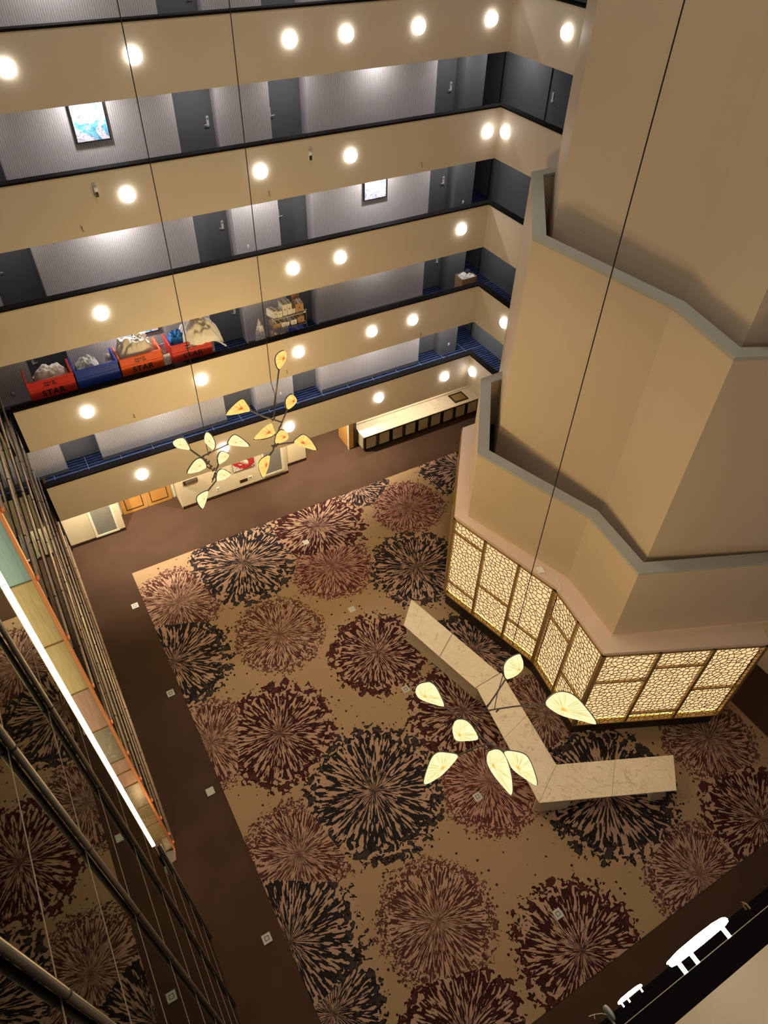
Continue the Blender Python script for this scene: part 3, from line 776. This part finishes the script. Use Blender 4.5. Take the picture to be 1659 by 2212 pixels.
# ------------------------------------------------------------------ left glass wall
sbox('window_1', M['glass'], -.98, -.95, -.5, 5.95, 0, 6.1, 'lower near bay of the dark glass curtain wall reflecting the carpet')
sbox('window_3', M['glass'], -.98, -.95, -.5, 5.33, 6.1, ROOF, 'upper near bay of the dark glass curtain wall reflecting the carpet')
sbox('window_2', M['glass'], -1.09, -1.06, 8.5, 20.5, 0, ROOF, 'far bay of the glass curtain wall behind the horizontal tubes')
def vpipe(y, lbl, top=ROOF-.05):
    e = empty('mullion_pipe', (-.92, y, 0), lbl, 'metal pipe', 'upright pipes on the near glass wall')
    MB().tube([(0, 0, .0), (0, 0, top)], .024, 16).build('tube', M['pipe'], e, smooth=True)
    for z in [q for q in JZ if q < top]: MB().tube([(0, 0, z-.012), (0, 0, z+.012)], .0265, 16).build('clamp_ring', M['black'], e)
JZ = [1.25, 3., 4.75, 6.5, 8.25, 10.0, 11.75, 13.5, 15.25]
vpipe(5.95, 'slim upright pipe at the far edge of the near glass bay', 6.1)
vpipe(4.38, 'second upright pipe of the near glass bay, counting from the lit recess')
vpipe(2.93, 'third upright pipe of the near glass bay, counting from the lit recess')
vpipe(1.42, 'thick looking nearest upright pipe in the bottom left corner')
for i, z in enumerate(JZ):
    t = box('trim_%d' % (6+i), M['brown_pipe'], -.95, -.947, 0, 5.33 if z > 6.1 else 5.95, z-.003, z+.003); tag(t, 'thin horizontal glass joint, %s from the floor, near bay' % nth(i), None, None, 'structure')
# recess
sbox('wall_left', M['stone_panel'], -2.7, -1.08, 8.42, 8.5, 0, 1.9, 'stone clad foot of the lit recess wall')
def pwall(z0, z1, mat, lbl):
    return sbox('wall_left', M[mat], -2.7, -1.08, 8.42, 8.5, z0, z1-.02, lbl)
PJ = [0, .86, 1.85, 2.89, 4.07, 4.71, 5.27, 6.63, 8.05, 9.56, 11.15, 12.8, 14.4, 16.]
bpy.data.objects.remove([o for o in bpy.data.objects if o.name.startswith('wall_left')][0])
pm = ['stone_panel', 'stone_panel', 'stone_panel', 'stone_panel', 'rose_panel', 'rose_panel', 'stone_panel', 'rose_panel', 'brass_panel', 'brass_panel', 'teal_panel', 'teal_panel', 'teal_panel']
for i in range(len(PJ)-1):
    pwall(PJ[i], PJ[i+1], pm[i], '%s wall panel of the lit recess, %s from the floor' % (pm[i].split('_')[0], nth(i)))
sbox('wall_left', M['rail'], -2.8, -2.7, 5.35, 8.5, 0, 16., 'dark back wall of the lit recess')
sbox('wall_left', M['rail'], -2.8, -1.04, 5.35, 5.45, 0, ROOF, 'dark return wall at the near side of the lit recess')
sbox('wall_left', M['rail'], -2.7, -1.12, 8.50, 8.60, 0, ROOF, 'dark backing of the recess panels')
mb = MB()
for z in PJ[1:]: mb.box(-2.7, -1.08, 8.405, 8.42, z-.02, z)
tag(mb.build('trim_17', M['brass_rule']), 'fine brass joints between recess panels', None, None, 'structure')
cp = box('corner_trim', M['copper'], -1.07, -1.02, 8.36, 8.5, 0, 16.); tag(cp, 'tall copper corner trim between lit recess and tube screen', 'corner trim')
th = struct(MB().prism([(-1.25, 8.40), (-1.03, 8.36), (-1.09, 8.1), (-1.26, 8.05)], 0, .02), 'trim_18', M['steel'], 'metal threshold plate at the foot of the recess')
ls = empty('light_strip', (-.99, 5.8, 6.6), 'tall glowing white light strip on the edge of the near glass bay', 'light strip')
MB().box(-.03, .03, -.04, .0, 0, 19.6).build('diffuser', M['led'], ls)
for k in range(16): MB().box(-.031, .031, -.0415, -.039, .5+k*.75, .506+k*.75).build('segment_joint', M['pipe'], ls)
pt = box('post_foot', M['brown_pipe'], -1.02, -.985, 5.76, 5.8, 0, 6.6); tag(pt, 'bronze post below the glowing light strip', 'post')
# horizontal tubes
RZ = [.30, .85, 1.89, 2.94, 4.11, 5.34, 6.67, 8.03, 9.56, 11.13, 12.6, 14.1, 15.6]
for i, z in enumerate(RZ):
    e = empty('screen_tube', (-1.0, 8.4, z), 'long horizontal bronze tube before the far glass bay, %s from the floor' % nth(i), 'metal tube', 'horizontal tubes before the far glass bay')
    MB().tube([(0, .07, 0), (0, 12.05, 0)], .029, 14).build('tube', M['brown_pipe'], e, smooth=True)
    MB().tube([(0, 0, 0), (0, .07, 0)], .030, 14).build('end_cap', M['copper'], e, smooth=True)
    for k in range(7): MB().tube([(0, 1.0+k*1.53, 0), (0, 1.03+k*1.53, 0)], .032, 14).build('clamp_ring', M['black'], e)
mb = MB()
for k in range(0, 7): mb.box(-1.06, -1.056, 9.41+k*1.53, 9.418+k*1.53, 0, ROOF)
tag(mb.build('trim_19', M['black']), 'dark upright joints of the far glass bay', None, None, 'structure')
tag(box('trim_20', M['black'], -1.09, -.93, 20.35, 20.5, 0, ROOF), 'black edge post where the glass meets the back wall', None, None, 'structure')
# black slotted gallery ends
for li, (zf, zt) in enumerate(LEV[:5]):
    b = sbox('wall_left', M['rail'], -.93, XL-.004, YF+.03, YF+.12, zf-.38, zf+.4, 'black end plate of the %s gallery parapet' % ORD[li])
    mb = MB()
    for k in range(9): mb.box(-.93, XL-.004, YF+.03, YF+.1, zf+.46+k*.06, zf+.49+k*.06)
    mb.build('slat', M['rail'], b)

# ------------------------------------------------------------------ near facade (photographer's side)
YN = -.093
for li, (zf, zt) in enumerate(LEV):
    o = ORD[li]
    p = sbox('wall_front', M['facade'], XL, 17., YN-.15, YN, zf-.38, zt-.05, 'beige parapet of the %s gallery on the near side' % o)
    sbox('rail', M['rail'], XL, 17., YN-.24, YN+.026, zt-.05, zt, None, p)
    sbox('floor', M['blue_carpet'], XL, 17., -2.0, YN-.13, zf-.38, zf, 'carpeted floor of the %s gallery on the near side' % o)
sbox('wall_front', M['slate'], XL, 17.3, -2.2, -2.0, 0, ROOF, 'dark wall behind the near galleries')
for k, (x, z, rr) in enumerate([(1.785, 15.80, 0), (3.49, 10.0, 0), (7.15, 4.75, 0), (5.45, 7.25, 0)]):
    o = put_sconce((x, YN, z), math.pi, 'round wall light seen edge-on on the near parapet, %s' % ['largest and closest one', 'one toward the bottom edge', 'small one just above the largest', 'tiny one half hidden behind the largest'][k], 'wall lights on the near parapets')
e = empty('hanging_disc', (0, 0, 0), 'unlit grey disc with loose wires on the near parapet at the bottom edge', 'wall fitting')
px = .3315*5.6; e.location = (px, YN, 13.9)
MB().lathe([(0, 0), (.05, 0), (.05, .02), (0, .02)], 'x', (0, .075, -.02), 24).build('disc', M['sconce_off'], e, smooth=True)
MB().tube([(0, .07, -.02), (-.03, .10, -.03), (-.08, .12, -.02), (-.10, .10, .0)], .0025, 6).tube([(-.08, .12, -.02), (-.12, .13, -.02)], .0025, 6).tube([(0, 0, -.02), (0, .07, -.02)], .008, 8).build('wire', M['white_paint'], e)
h = MB().tube([(0, 0, .03), (0, .06, .03), (0, .09, 0), (0, .06, -.03), (0, .03, -.03)], .009, 8).build('cable_hook', M['brass_rule'])
h.location = (.5686*6.7, YN, 12.8); tag(h, 'tiny brass hook on the near parapet at right', 'hook')
for li, xs in {0: (11., 14.5), 1: (10., 13.), 2: (9., 12.5), 3: (7., 10.5, 13.5), 4: (6., 9., 12.5), 5: (2.4, 5.5, 9., 12.5)}.items():  # unseen lights added along the near parapets to brighten the tower
    for k, x in enumerate(xs):
        put_sconce((x, YN, LEV[li][1]-.655), math.pi, 'unseen added wall light on the near side %s gallery parapet, %s toward the tower' % (ORD[li], nth(k)), 'wall lights on the near parapets')
# small white device seen half behind the biggest near light
# ------------------------------------------------------------------ shell
sbox('wall_right', M['facade'], 17.3, 17.5, -2.2, 26., 0, ROOF, 'outer wall behind the tower')
sbox('wall_back', M['facade'], -3., 17.5, 24.8, 25., 0, ROOF, 'outermost back wall')
sbox('ceiling', M['ceiling'], -3.2, 17.5, -2.2, 25., ROOF, ROOF+.2, 'atrium ceiling high above')

# ------------------------------------------------------------------ linen carts
def text_mesh(body, size, name, mat, parent, loc, rot, depth=.002, bold=0.):
    cu = bpy.data.curves.new(name, 'FONT'); cu.body = body; cu.size = size; cu.extrude = depth; cu.offset = bold
    cu.align_x = 'CENTER'; cu.align_y = 'CENTER'; cu.space_character = 1.08
    tmp = bpy.data.objects.new('tmp', cu); C.objects.link(tmp)
    dg = bpy.context.evaluated_depsgraph_get(); m2 = bpy.data.meshes.new_from_object(tmp.evaluated_get(dg))
    bpy.data.objects.remove(tmp)
    m2.materials.clear(); m2.materials.append(mat)
    o = bpy.data.objects.new(name, m2); C.objects.link(o); o.parent = parent; o.location = loc; o.rotation_euler = rot
    return o
def cart(x0, x1, mat, txt, lbl):
    w = x1-x0; y0 = 18.42; D = .80; zb, zt = .18, 1.48
    e = empty('linen_cart', (x0, y0, 6.8), lbl, 'laundry cart', 'linen carts on the second gallery')
    t = .05
    mb = MB(); mb.box(0, w, 0, t, zb, zt); mb.box(0, w, D-t, D, zb, zt-.55); mb.box(0, t, t, D, zb, zt); mb.box(w-t, w, t, D, zb, zt); mb.box(0, w, 0, D, zb, zb+.05)
    mb.build('tub', mat, e, bevel=.015)
    rim = MB(); rim.box(-.01, w+.01, -.03, t, zt-.05, zt+.02); rim.box(-.012, t, t, D, zt-.05, zt+.02); rim.box(w-t, w+.012, t, D, zt-.05, zt+.02)
    rim.build('rim', mat, e, bevel=.02)
    MB().box(.01, w-.01, -.02, 0, 1.215, 1.25).build('rib', mat, e, bevel=.008)
    MB().box(.01, w-.01, -.014, 0, zb+.02, zb+.1).build('lower_rib', mat, e, bevel=.008)
    if txt:
        text_mesh('STAR', .245, 'lettering', M['black'], e, (w*.50, -.004, 1.075), (math.pi/2, 0, 0), .002, .005)
        text_mesh('BABA JK\n1948 - 200', .075, 'stencil', M['black'], e, (w*.47, -.004, 1.345), (math.pi/2, 0, 0), .002, .003)
    for cx_ in (.15, w-.15):
        for cy_ in (.12, D-.12):
            MB().lathe([(0, -.02), (.08, -.02), (.08, .02), (0, .02)], 'x', (cx_, cy_, .08), 16).box(cx_-.03, cx_+.03, cy_-.03, cy_+.03, .1, .18).build('castor', M['black'], e)
    return e
cart(-.27, .97, M['red'], True, 'red linen cart marked STAR, leftmost on the second gallery')
cart(1.0, 2.20, M['blue'], False, 'blue linen cart without lettering between the red and orange carts')
cart(2.24, 3.47, M['orange'], True, 'bright orange linen cart marked STAR piled high with sheets')
cart(3.74, 4.97, M['red'], True, 'red linen cart marked STAR carrying the blue bag, rightmost')
import mathutils
def heap(name, x, y, z, sx, sy, sz, mat, lbl, cat, seed, amp=.25, drape=None):
    # crumpled cloth: a dense dome displaced by layered folds
    n = 44; vs = []; fs = []
    for j in range(n+1):
        for i in range(n+1):
            u, v = i/n*2-1, j/n*2-1
            rr = (abs(u)**3+abs(v)**3)**(1/3)
            base = max(0., 1-rr**2.4)**.55
            p = mathutils.Vector((u*1.9+seed, v*1.9, seed))
            f = mathutils.noise.noise(p*1.2)+.5*mathutils.noise.noise(p*2.7+mathutils.Vector((0, 3, 0)))
            rdg = 1-abs(mathutils.noise.noise(mathutils.Vector((u*2.1+seed+.6*f, v*3.0+1.1*f, seed))))*2.4
            h = base*(.86+amp*f*.9)+amp*.42*rdg*base
            vs.append((u*sx*(1+.10*f), v*sy*(1+.08*f), h*sz))
    for j in range(n):
        for i in range(n): fs.append((j*(n+1)+i, j*(n+1)+i+1, (j+1)*(n+1)+i+1, (j+1)*(n+1)+i))
    if drape:
        vs = [drape(*p) for p in vs]
    o = MB().add(vs, fs).build(name, mat, None, smooth=True); o.location = (x, y, z)
    return tag(o, lbl, cat)
heap('linen_pile', .42, 18.86, 8.05, .44, .30, .40, M['linen'], 'off-white sheets heaped in the leftmost red cart', 'linen', 1.3)
heap('linen_pile', 1.42, 18.9, 7.95, .34, .27, .42, M['paper'], 'white sheets low in the blue cart', 'linen', 4.1)
heap('linen_pile', 2.02, 18.95, 8.1, .1, .1, .2, M['paper'], 'small white roll at the corner of the blue cart', 'linen', 5.7)
heap('linen_pile', 2.83, 18.86, 8.1, .56, .34, .62, M['linen'], 'large mound of creased cream sheets on the orange cart', 'linen', 2.6, .35)
heap('plastic_bag', 4.08, 18.84, 8.15, .30, .26, .36, M['bluebag'], 'bright blue knotted bag in the rightmost red cart', 'bag', 9.2, .3)
def drp(x, y, z):
    k = max(0., x-.12)
    return (x+.05*math.sin(y*30)*k, y-.1*k, z-1.15*k*k-.02*math.sin(y*40+x*9))
heap('linen_pile', 4.75, 18.72, 8.2, .60, .42, .60, M['linen'], 'cream sheets spilling over the end of the rightmost red cart', 'linen', 6.4, .4, drp)
pr_ = empty('wire_rack', (3.5, 18.5, 6.7), 'narrow clear rack with shiny rods between the orange and red carts', 'rack')
MB().box(0, .2, 0, .02, .1, 1.35).box(0, .2, .6, .62, .1, 1.35).build('side_panel', M['film'], pr_)
mb = MB()
for k in range(7): mb.tube([(.1, .02, .3+k*.16), (.1, .6, .3+k*.16)], .012, 8)
mb.build('rod', M['steel'], pr_)
# ------------------------------------------------------------------ wire shelving with boxes
sh = empty('wire_shelving', (6.97, 18.42, 6.8), 'chrome wire shelving unit stacked with cartons on the second gallery', 'shelving', rz=0)
SW, SD = 1.14, .50
for x in (0, SW):
    for y in (0, SD): MB().tube([(x, y, 0), (x, y, 1.58)], .014, 10).build('post', M['steel'], sh)
TZ = [.25, .78, 1.22, 1.52] 
for z in (.2, .72, 1.12, 1.5):
    mb = MB()
    for y in (0, SD): mb.box(0, SW, y-.006, y+.006, z-.03, z)
    for x in (0, SW): mb.box(x-.006, x+.006, 0, SD, z-.03, z)
    for k in range(1, 14): mb.tube([(SW*k/14, 0, z), (SW*k/14, SD, z)], .0035, 5, False)
    mb.build('shelf', M['steel'], sh)
def carton(x, y, z, w, d_, h, mt, lbl, rz=0, openf=False):
    e = empty('carton', (6.97+x, 18.42+y, 6.8+z), lbl, 'box', 'cartons on the wire shelving', rz)
    MB().box(-w/2, w/2, -d_/2, d_/2, 0, h).build('body', M[mt], e, bevel=.004)
    MB().box(-.025, .025, -d_/2-.001, d_/2+.001, h-.001, h+.0015).build('tape', M['paper'] if mt == 'card' else M['card'], e)
    MB().box(-w*.12, w*.10, -d_/2-.002, -d_/2, h*.5, h*.6).build('print', M['black'], e)
    if openf:
        mb = MB(); mb.add([(-w/2, -d_/2, h), (w/2, -d_/2, h), (w/2, -d_/2-.1, h+.06), (-w/2, -d_/2-.1, h+.06)], [(0, 1, 2, 3)])
        mb.add([(-w/2, d_/2, h), (w/2, d_/2, h), (w/2, d_/2+.06, h+.12), (-w/2, d_/2+.06, h+.12)], [(0, 1, 2, 3)]); mb.build('flap', M[mt], e)
carton(.10, .22, 1.5, .18, .34, .24, 'paper', 'tall white carton at the left end of the top shelf', .3)
carton(.27, .16, 1.5, .17, .26, .22, 'paper', 'short printed white carton on the top shelf')
carton(.46, .22, 1.5, .15, .34, .38, 'paper', 'narrow upright white carton, left of the tall pair on the top shelf')
carton(.62, .22, 1.5, .15, .34, .38, 'paper', 'narrow upright white carton, right of the tall pair on the top shelf')
carton(.76, .18, 1.5, .11, .22, .16, 'paper', 'small pale package beside the tall pair of cartons')
carton(.98, .24, 1.5, .26, .36, .28, 'card', 'open brown carton at the right end of the top shelf', -.1, True)
carton(.16, .26, 1.12, .22, .36, .16, 'card', 'brown carton at the left of the middle shelf')
carton(.36, .18, 1.12, .13, .24, .17, 'paper', 'small white package, first on the middle shelf', .2)
carton(.53, .18, 1.12, .13, .24, .15, 'paper', 'small white package, second on the middle shelf', -.15)
carton(.73, .2, 1.12, .20, .30, .17, 'paper', 'printed white carton on the middle shelf')
carton(.98, .24, 1.12, .22, .36, .22, 'card', 'open brown carton on the middle shelf', .05, True)
carton(.9, .22, .72, .46, .36, .12, 'blue', 'flat blue carton low on the shelving')
carton(.4, .18, .72, .16, .2, .1, 'paper', 'small white box low on the shelving', .3)
carton(.1, .22, .72, .18, .3, .2, 'card', 'brown carton low at the left of the shelving')
pb = MB(); rn = random.Random(5)
hb = heap('plastic_bag', 6.60, 18.6, 6.8, .20, .15, 1.5, M['film'], 'large clear plastic bag standing left of the wire shelving', 'bag', 3.9, .2)
# cardboard box near corner
cb = empty('cardboard_box', (14.30, 18.62, 6.8), 'open cardboard box with papers and a black item near the gallery corner', 'box', rz=.0)
w_, d_, h_ = .62, .48, 1.02
MB().box(0, w_, 0, .01, 0, h_).box(0, w_, d_-.01, d_, 0, h_).box(0, .01, 0, d_, 0, h_).box(w_-.01, w_, 0, d_, 0, h_).box(0, w_, 0, d_, 0, .01).build('carton', M['card'], cb)
g = heap('paper_pile', 14.61, 18.86, 7.76, .30, .23, .12, M['paper'], 'crumpled white papers in the cardboard box', 'paper', 8.8, .6)
g = heap('black_bag', 14.74, 18.95, 7.84, .13, .11, .12, M['black'], 'small black bag lying on the papers in the cardboard box', 'bag', 2.2, .5)

# ------------------------------------------------------------------ hanging mobile lamps
def smooth_closed(pts, m=48):
    P = [np.array(p, float) for p in pts]; n = len(P); out = []
    for i in range(n):
        p0, p1, p2, p3 = P[i-1], P[i], P[(i+1) % n], P[(i+2) % n]
        for k in range(m//n+1):
            t = k/(m//n+1)
            out.append(.5*((2*p1)+(-p0+p2)*t+(2*p0-5*p1+4*p2-p3)*t*t+(-p0+3*p1-3*p2+p3)*t**3)*1.0)
    return [.6*a+.4*a for a in out]
fwd = Rm[2]
def leaf(parent, off3, outline, root, node, conv, PT, D, mat, bulge):
    O = smooth_closed(outline, 36)
    O = [conv(p) for p in O]; k = len(O); nd = conv(node)
    cx_, cy_ = sum(p[0] for p in O)/k, sum(p[1] for p in O)/k
    nd = (nd[0]*.85+cx_*.15, nd[1]*.85+cy_*.15)
    W3 = lambda p: PT(p)-off3
    rt = conv(root); tip = max(O, key=lambda p: (p[0]-rt[0])**2+(p[1]-rt[1])**2)
    size = np.linalg.norm(PT(tip)-PT(rt))
    view = PT(nd)-np.array([0, 0, CAM_H]); view /= np.linalg.norm(view)
    rings = [.0, .12, .3, .5, .7, .86, 1.]; me_v = []; me_f = []; me_uv = []
    for side in (1, -1):
        base = len(me_v)
        for t in rings:
            for i, p in enumerate(O):
                q = (nd[0]+(p[0]-nd[0])*t, nd[1]+(p[1]-nd[1])*t)
                h = bulge*size*(max(0, 1-t**2.2)**.6)*(.62 if t < .08 else (.8 if t < .2 else 1))
                me_v.append(W3(q)-view*h*(1 if side > 0 else -.8)); me_uv.append((i/k*(1 if side > 0 else 1.7), t))
        for ri in range(len(rings)-1):
            for i in range(k):
                a, b = base+ri*k+i, base+ri*k+(i+1) % k
                me_f.append((a, b, b+k, a+k) if side > 0 else (a, a+k, b+k, b))
    me = bpy.data.meshes.new('lamp_shade'); me.from_pydata([tuple(v) for v in me_v], [], me_f); me.update()
    me.polygons.foreach_set('use_smooth', [True]*len(me.polygons)); me.materials.append(mat)
    ul = me.uv_layers.new(name='UVMap')
    for poly in me.polygons:
        for li in poly.loop_indices: ul.data[li].uv = me_uv[me.loops[li].vertex_index]
    o = bpy.data.objects.new('lamp_shade', me); C.objects.link(o); o.parent = parent
    ir = min(range(k), key=lambda i: (O[i][0]-rt[0])**2+(O[i][1]-rt[1])**2); it = O.index(tip)
    p1 = [O[(ir+j) % k] for j in range((it-ir) % k+1)]; p2 = [O[(ir-j) % k] for j in range((ir-it) % k+1)]
    far = lambda c: sum((p[0]-nd[0])**2+(p[1]-nd[1])**2 for p in c)/len(c)
    rim = p1 if far(p1) > far(p2) else p2
    MB().tube([W3(p)-view*.004 for p in rim], .00095*D, 6).build('spine_wire', M['arm'], o)
def mobile(lbl, D, org, sc, ox, oy, leaves, arms, cable, mats, bulge):
    conv = lambda p: (ox+p[0]/sc, oy+p[1]/sc)
    W = 420/ (1 if D < 12 else 2.4)
    def PT(p):           # the arms swing gently nearer and farther
        return FD(p[0], p[1], D*(1+.030*math.sin(p[0]/W*7.)+.025*math.cos(p[1]/W*6.+1.)))
    base = PT(conv(org))
    e = empty('mobile_lamp', tuple(base), lbl, 'hanging lamp', 'leaf shaped mobile lamps')
    for i, (outl, root, node) in enumerate(leaves):
        leaf(e, base, outl, root, node, conv, PT, D, M[mats[i % len(mats)]], bulge)
    for pts in arms:
        fine = []
        for a, b in zip(pts, pts[1:]):
            for k in range(5): fine.append((a[0]+(b[0]-a[0])*k/5, a[1]+(b[1]-a[1])*k/5))
        fine.append(pts[-1])
        MB().tube([PT(conv(p))-base for p in fine], .0011*D, 8).build('arm', M['arm'], e, smooth=True)
        P = PT(conv((pts[0][0]*.25+pts[-1][0]*.75, pts[0][1]*.25+pts[-1][1]*.75)))-base
        s_ = .0022*D
        MB().tube([P+(-s_, 0, -s_), P+(s_, 0, s_)], .0012*D, 8).build('joint', M['arm'], e)
    lo = [PT(conv(p)) for p in cable]
    MB().tube([np.array([lo[0][0], lo[0][1], ROOF])-base]+[c-base for c in lo], .0085 if D > 12 else .0055, 8).build('cord', M['cord'], e)
S2 = 3.95
mobile('pale yellow leaf mobile hanging at left before the lowest parapet', 17.2, (590, 1000), S2, 300, 740, [
  ([(290,855),(320,825),(380,815),(415,860),(438,912),(390,912),(320,895)], (438,912), (350,873)),
  ([(582,765),(560,800),(564,850),(600,890),(638,915),(650,860),(622,795)], (638,915), (600,845)),
  ([(762,868),(772,825),(812,788),(870,812),(945,882),(850,885)], (762,868), (825,855)),
  ([(680,1038),(670,985),(690,935),(722,928),(768,955),(752,995),(715,1025)], (680,1038), (743,972)),
  ([(577,1060),(560,1015),(520,985),(465,1020),(413,1112),(495,1106),(545,1085)], (577,1060), (526,1052)),
  ([(660,1178),(665,1112),(695,1080),(735,1085),(785,1122),(740,1162),(695,1178)], (660,1178), (733,1133)),
  ([(590,1266),(550,1275),(500,1312),(498,1360),(540,1420),(570,1365),(585,1310)], (590,1266), (560,1338))],
  [[(438,912),(540,985),(610,1042)], [(762,868),(600,945),(545,970)], [(577,1060),(615,1075),(660,1092)], [(680,1038),(652,1110),(625,1190)], [(660,1178),(625,1220),(588,1266)], [(545,970),(560,1000),(608,1042)], [(610,1042),(615,1072)]],
  [(560,760),(575,870),(580,900),(592,945)], ['leaf_pale'], .22)
mobile('amber leaf mobile hanging at middle, with the tallest upper arm', 17.4, (1190, 760), S2, 300, 740, [
  ([(1215,72),(1175,105),(1163,150),(1175,205),(1195,228),(1228,195),(1255,145),(1260,92),(1240,72)], (1195,228), (1245,135)),
  ([(742,615),(800,540),(880,480),(920,515),(952,578),(900,597),(820,614)], (952,578), (878,565)),
  ([(1267,570),(1250,530),(1253,480),(1295,440),(1330,460),(1348,500),(1312,548)], (1267,570), (1332,500)),
  ([(982,827),(1050,740),(1125,690),(1148,730),(1160,782),(1085,818)], (1160,782), (1118,768)),
  ([(1165,862),(1170,790),(1210,745),(1255,765),(1278,808),(1240,845)], (1170,862), (1250,808)),
  ([(1322,850),(1355,810),(1403,785),(1455,818),(1495,870),(1513,918),(1400,890)], (1322,850), (1395,858)),
  ([(1115,962),(1065,978),(1025,1020),(1022,1070),(1060,1152),(1095,1090),(1112,1030)], (1115,962), (1096,1045))],
  [[(1195,228),(1172,420),(1150,632)], [(952,578),(1060,630),(1215,678)], [(1267,570),(1225,670),(1185,765)], [(1160,788),(1225,825)], [(1322,850),(1225,862),(1130,882)], [(1185,765),(1170,840),(1145,922)], [(1145,922),(1115,962)]],
  [(1128,340),(1145,400),(1162,440),(1155,520),(1150,632)], ['leaf_amber'], .22)
mobile('large pale leaf mobile hanging in front of the stone bench', 10.6, (700, 1085), 3.77, 860, 1250, [
  ([(980,612),(900,650),(862,700),(858,760),(878,815),(945,800),(1010,745),(1020,690),(1005,640)], (878,815), (1000,750)),
  ([(230,842),(170,860),(142,910),(160,965),(215,998),(300,1026),(378,1038),(350,955),(310,880),(265,843)], (378,1038), (207,968)),
  ([(1202,1025),(1235,960),(1318,920),(1420,942),(1520,1035),(1618,1180),(1480,1155),(1320,1110)], (1202,1025), (1335,1075)),
  ([(480,1145),(452,1185),(443,1240),(470,1315),(560,1322),(655,1302),(610,1205),(550,1150)], (655,1300), (490,1285)),
  ([(487,1440),(400,1415),(312,1418),(255,1495),(210,1670),(330,1620),(430,1525)], (487,1440), (372,1550)),
  ([(812,1388),(742,1408),(722,1480),(760,1575),(850,1690),(925,1762),(930,1650),(905,1530),(865,1430)], (812,1388), (757,1516)),
  ([(865,1408),(950,1405),(1045,1440),(1100,1545),(1132,1680),(1045,1638),(940,1560),(898,1490)], (865,1408), (972,1548))],
  [[(878,815),(790,950),(690,1095)], [(1202,1022),(950,1040),(760,1068),(680,1090)], [(378,1038),(500,1140),(615,1245),(735,1340)], [(487,1440),(620,1380),(775,1330)], [(690,1095),(650,1170),(625,1225),(615,1245)], [(735,1340),(800,1370),(865,1408)], [(690,1360),(740,1400),(812,1388)]],
  [(933,530),(890,640),(850,800),(805,950),(785,1060)], ['leaf_pale'], .2)

# ------------------------------------------------------------------ lights
WARM = (1., .80, .55)
# atrium ceiling lamps
for x, y in ((4., 4.), (10.5, 10.), (4., 11.)):
    lamp('AREA', 'atrium_ceiling_light', (x, y, ROOF-.1), 210, (1., .90, .76), 1.6)
# lobby soffit downlights
for x, y, p in ((.3, 19.3, 650), (2.2, 20.2, 700), (4.6, 19.4, 400), (7.2, 19.4, 420), (9.6, 20.6, 1100), (12.0, 20.7, 200), (13.6, 20.7, 220), (15.4, 20.7, 90)):
    lamp('SPOT', 'lobby_downlight', (x, y, 3.55), p, (1., .84, .60), .06, cone=1.9)
# unseen point lights added below the hanging lamps to carry their glow
for (x, y, z), p in [((3.2, 13.6, 7.0), 300), ((5.6, 13.8, 7.2), 330)]+[((x, y, z), w_) for x, y, z, w_ in ((6.3, 5.4, 8.0, 190), (5.2, 4.9, 8.0, 140))]:
    lamp('POINT', 'mobile_glow_fill', (x, y, z), p, (1., .72, .32), .35)
# unseen area light added behind the light strip to brighten the recess panels
lamp('AREA', 'recess_panel_fill', (-1.9, 6.3, 8.5), 60, (1., .84, .55), .8, (math.pi/2, 0, 0), sy=14.)
lamp('POINT', 'recess_floor_light', (-1.3, 7.3, 1.6), 14, (1., .62, .3), .1)
w = bpy.data.worlds.new('world'); bpy.context.scene.world = w; w.use_nodes = True
w.node_tree.nodes['Background'].inputs[0].default_value = (.02, .022, .02, 1); w.node_tree.nodes['Background'].inputs[1].default_value = .3

# ------------------------------------------------------------------ camera
cam = bpy.data.cameras.new('camera'); co = bpy.data.objects.new('camera', cam); C.objects.link(co)
cam.sensor_fit = 'VERTICAL'; cam.sensor_height = 36.; cam.lens = FPX/2212*36.; cam.clip_start = .02; cam.clip_end = 200
mw = mathutils.Matrix.Identity(4)
for i in range(3):
    mw[i][0] = Rm[0][i]; mw[i][1] = -Rm[1][i]; mw[i][2] = -Rm[2][i]
mw[2][3] = CAM_H
co.matrix_world = mw
sc_ = bpy.context.scene; sc_.camera = co
sc_.view_settings.view_transform = 'Standard'; sc_.view_settings.look = 'None'; sc_.view_settings.gamma = 1.0
sc_.view_settings.exposure = 0.38; sc_.view_settings.use_curve_mapping = False
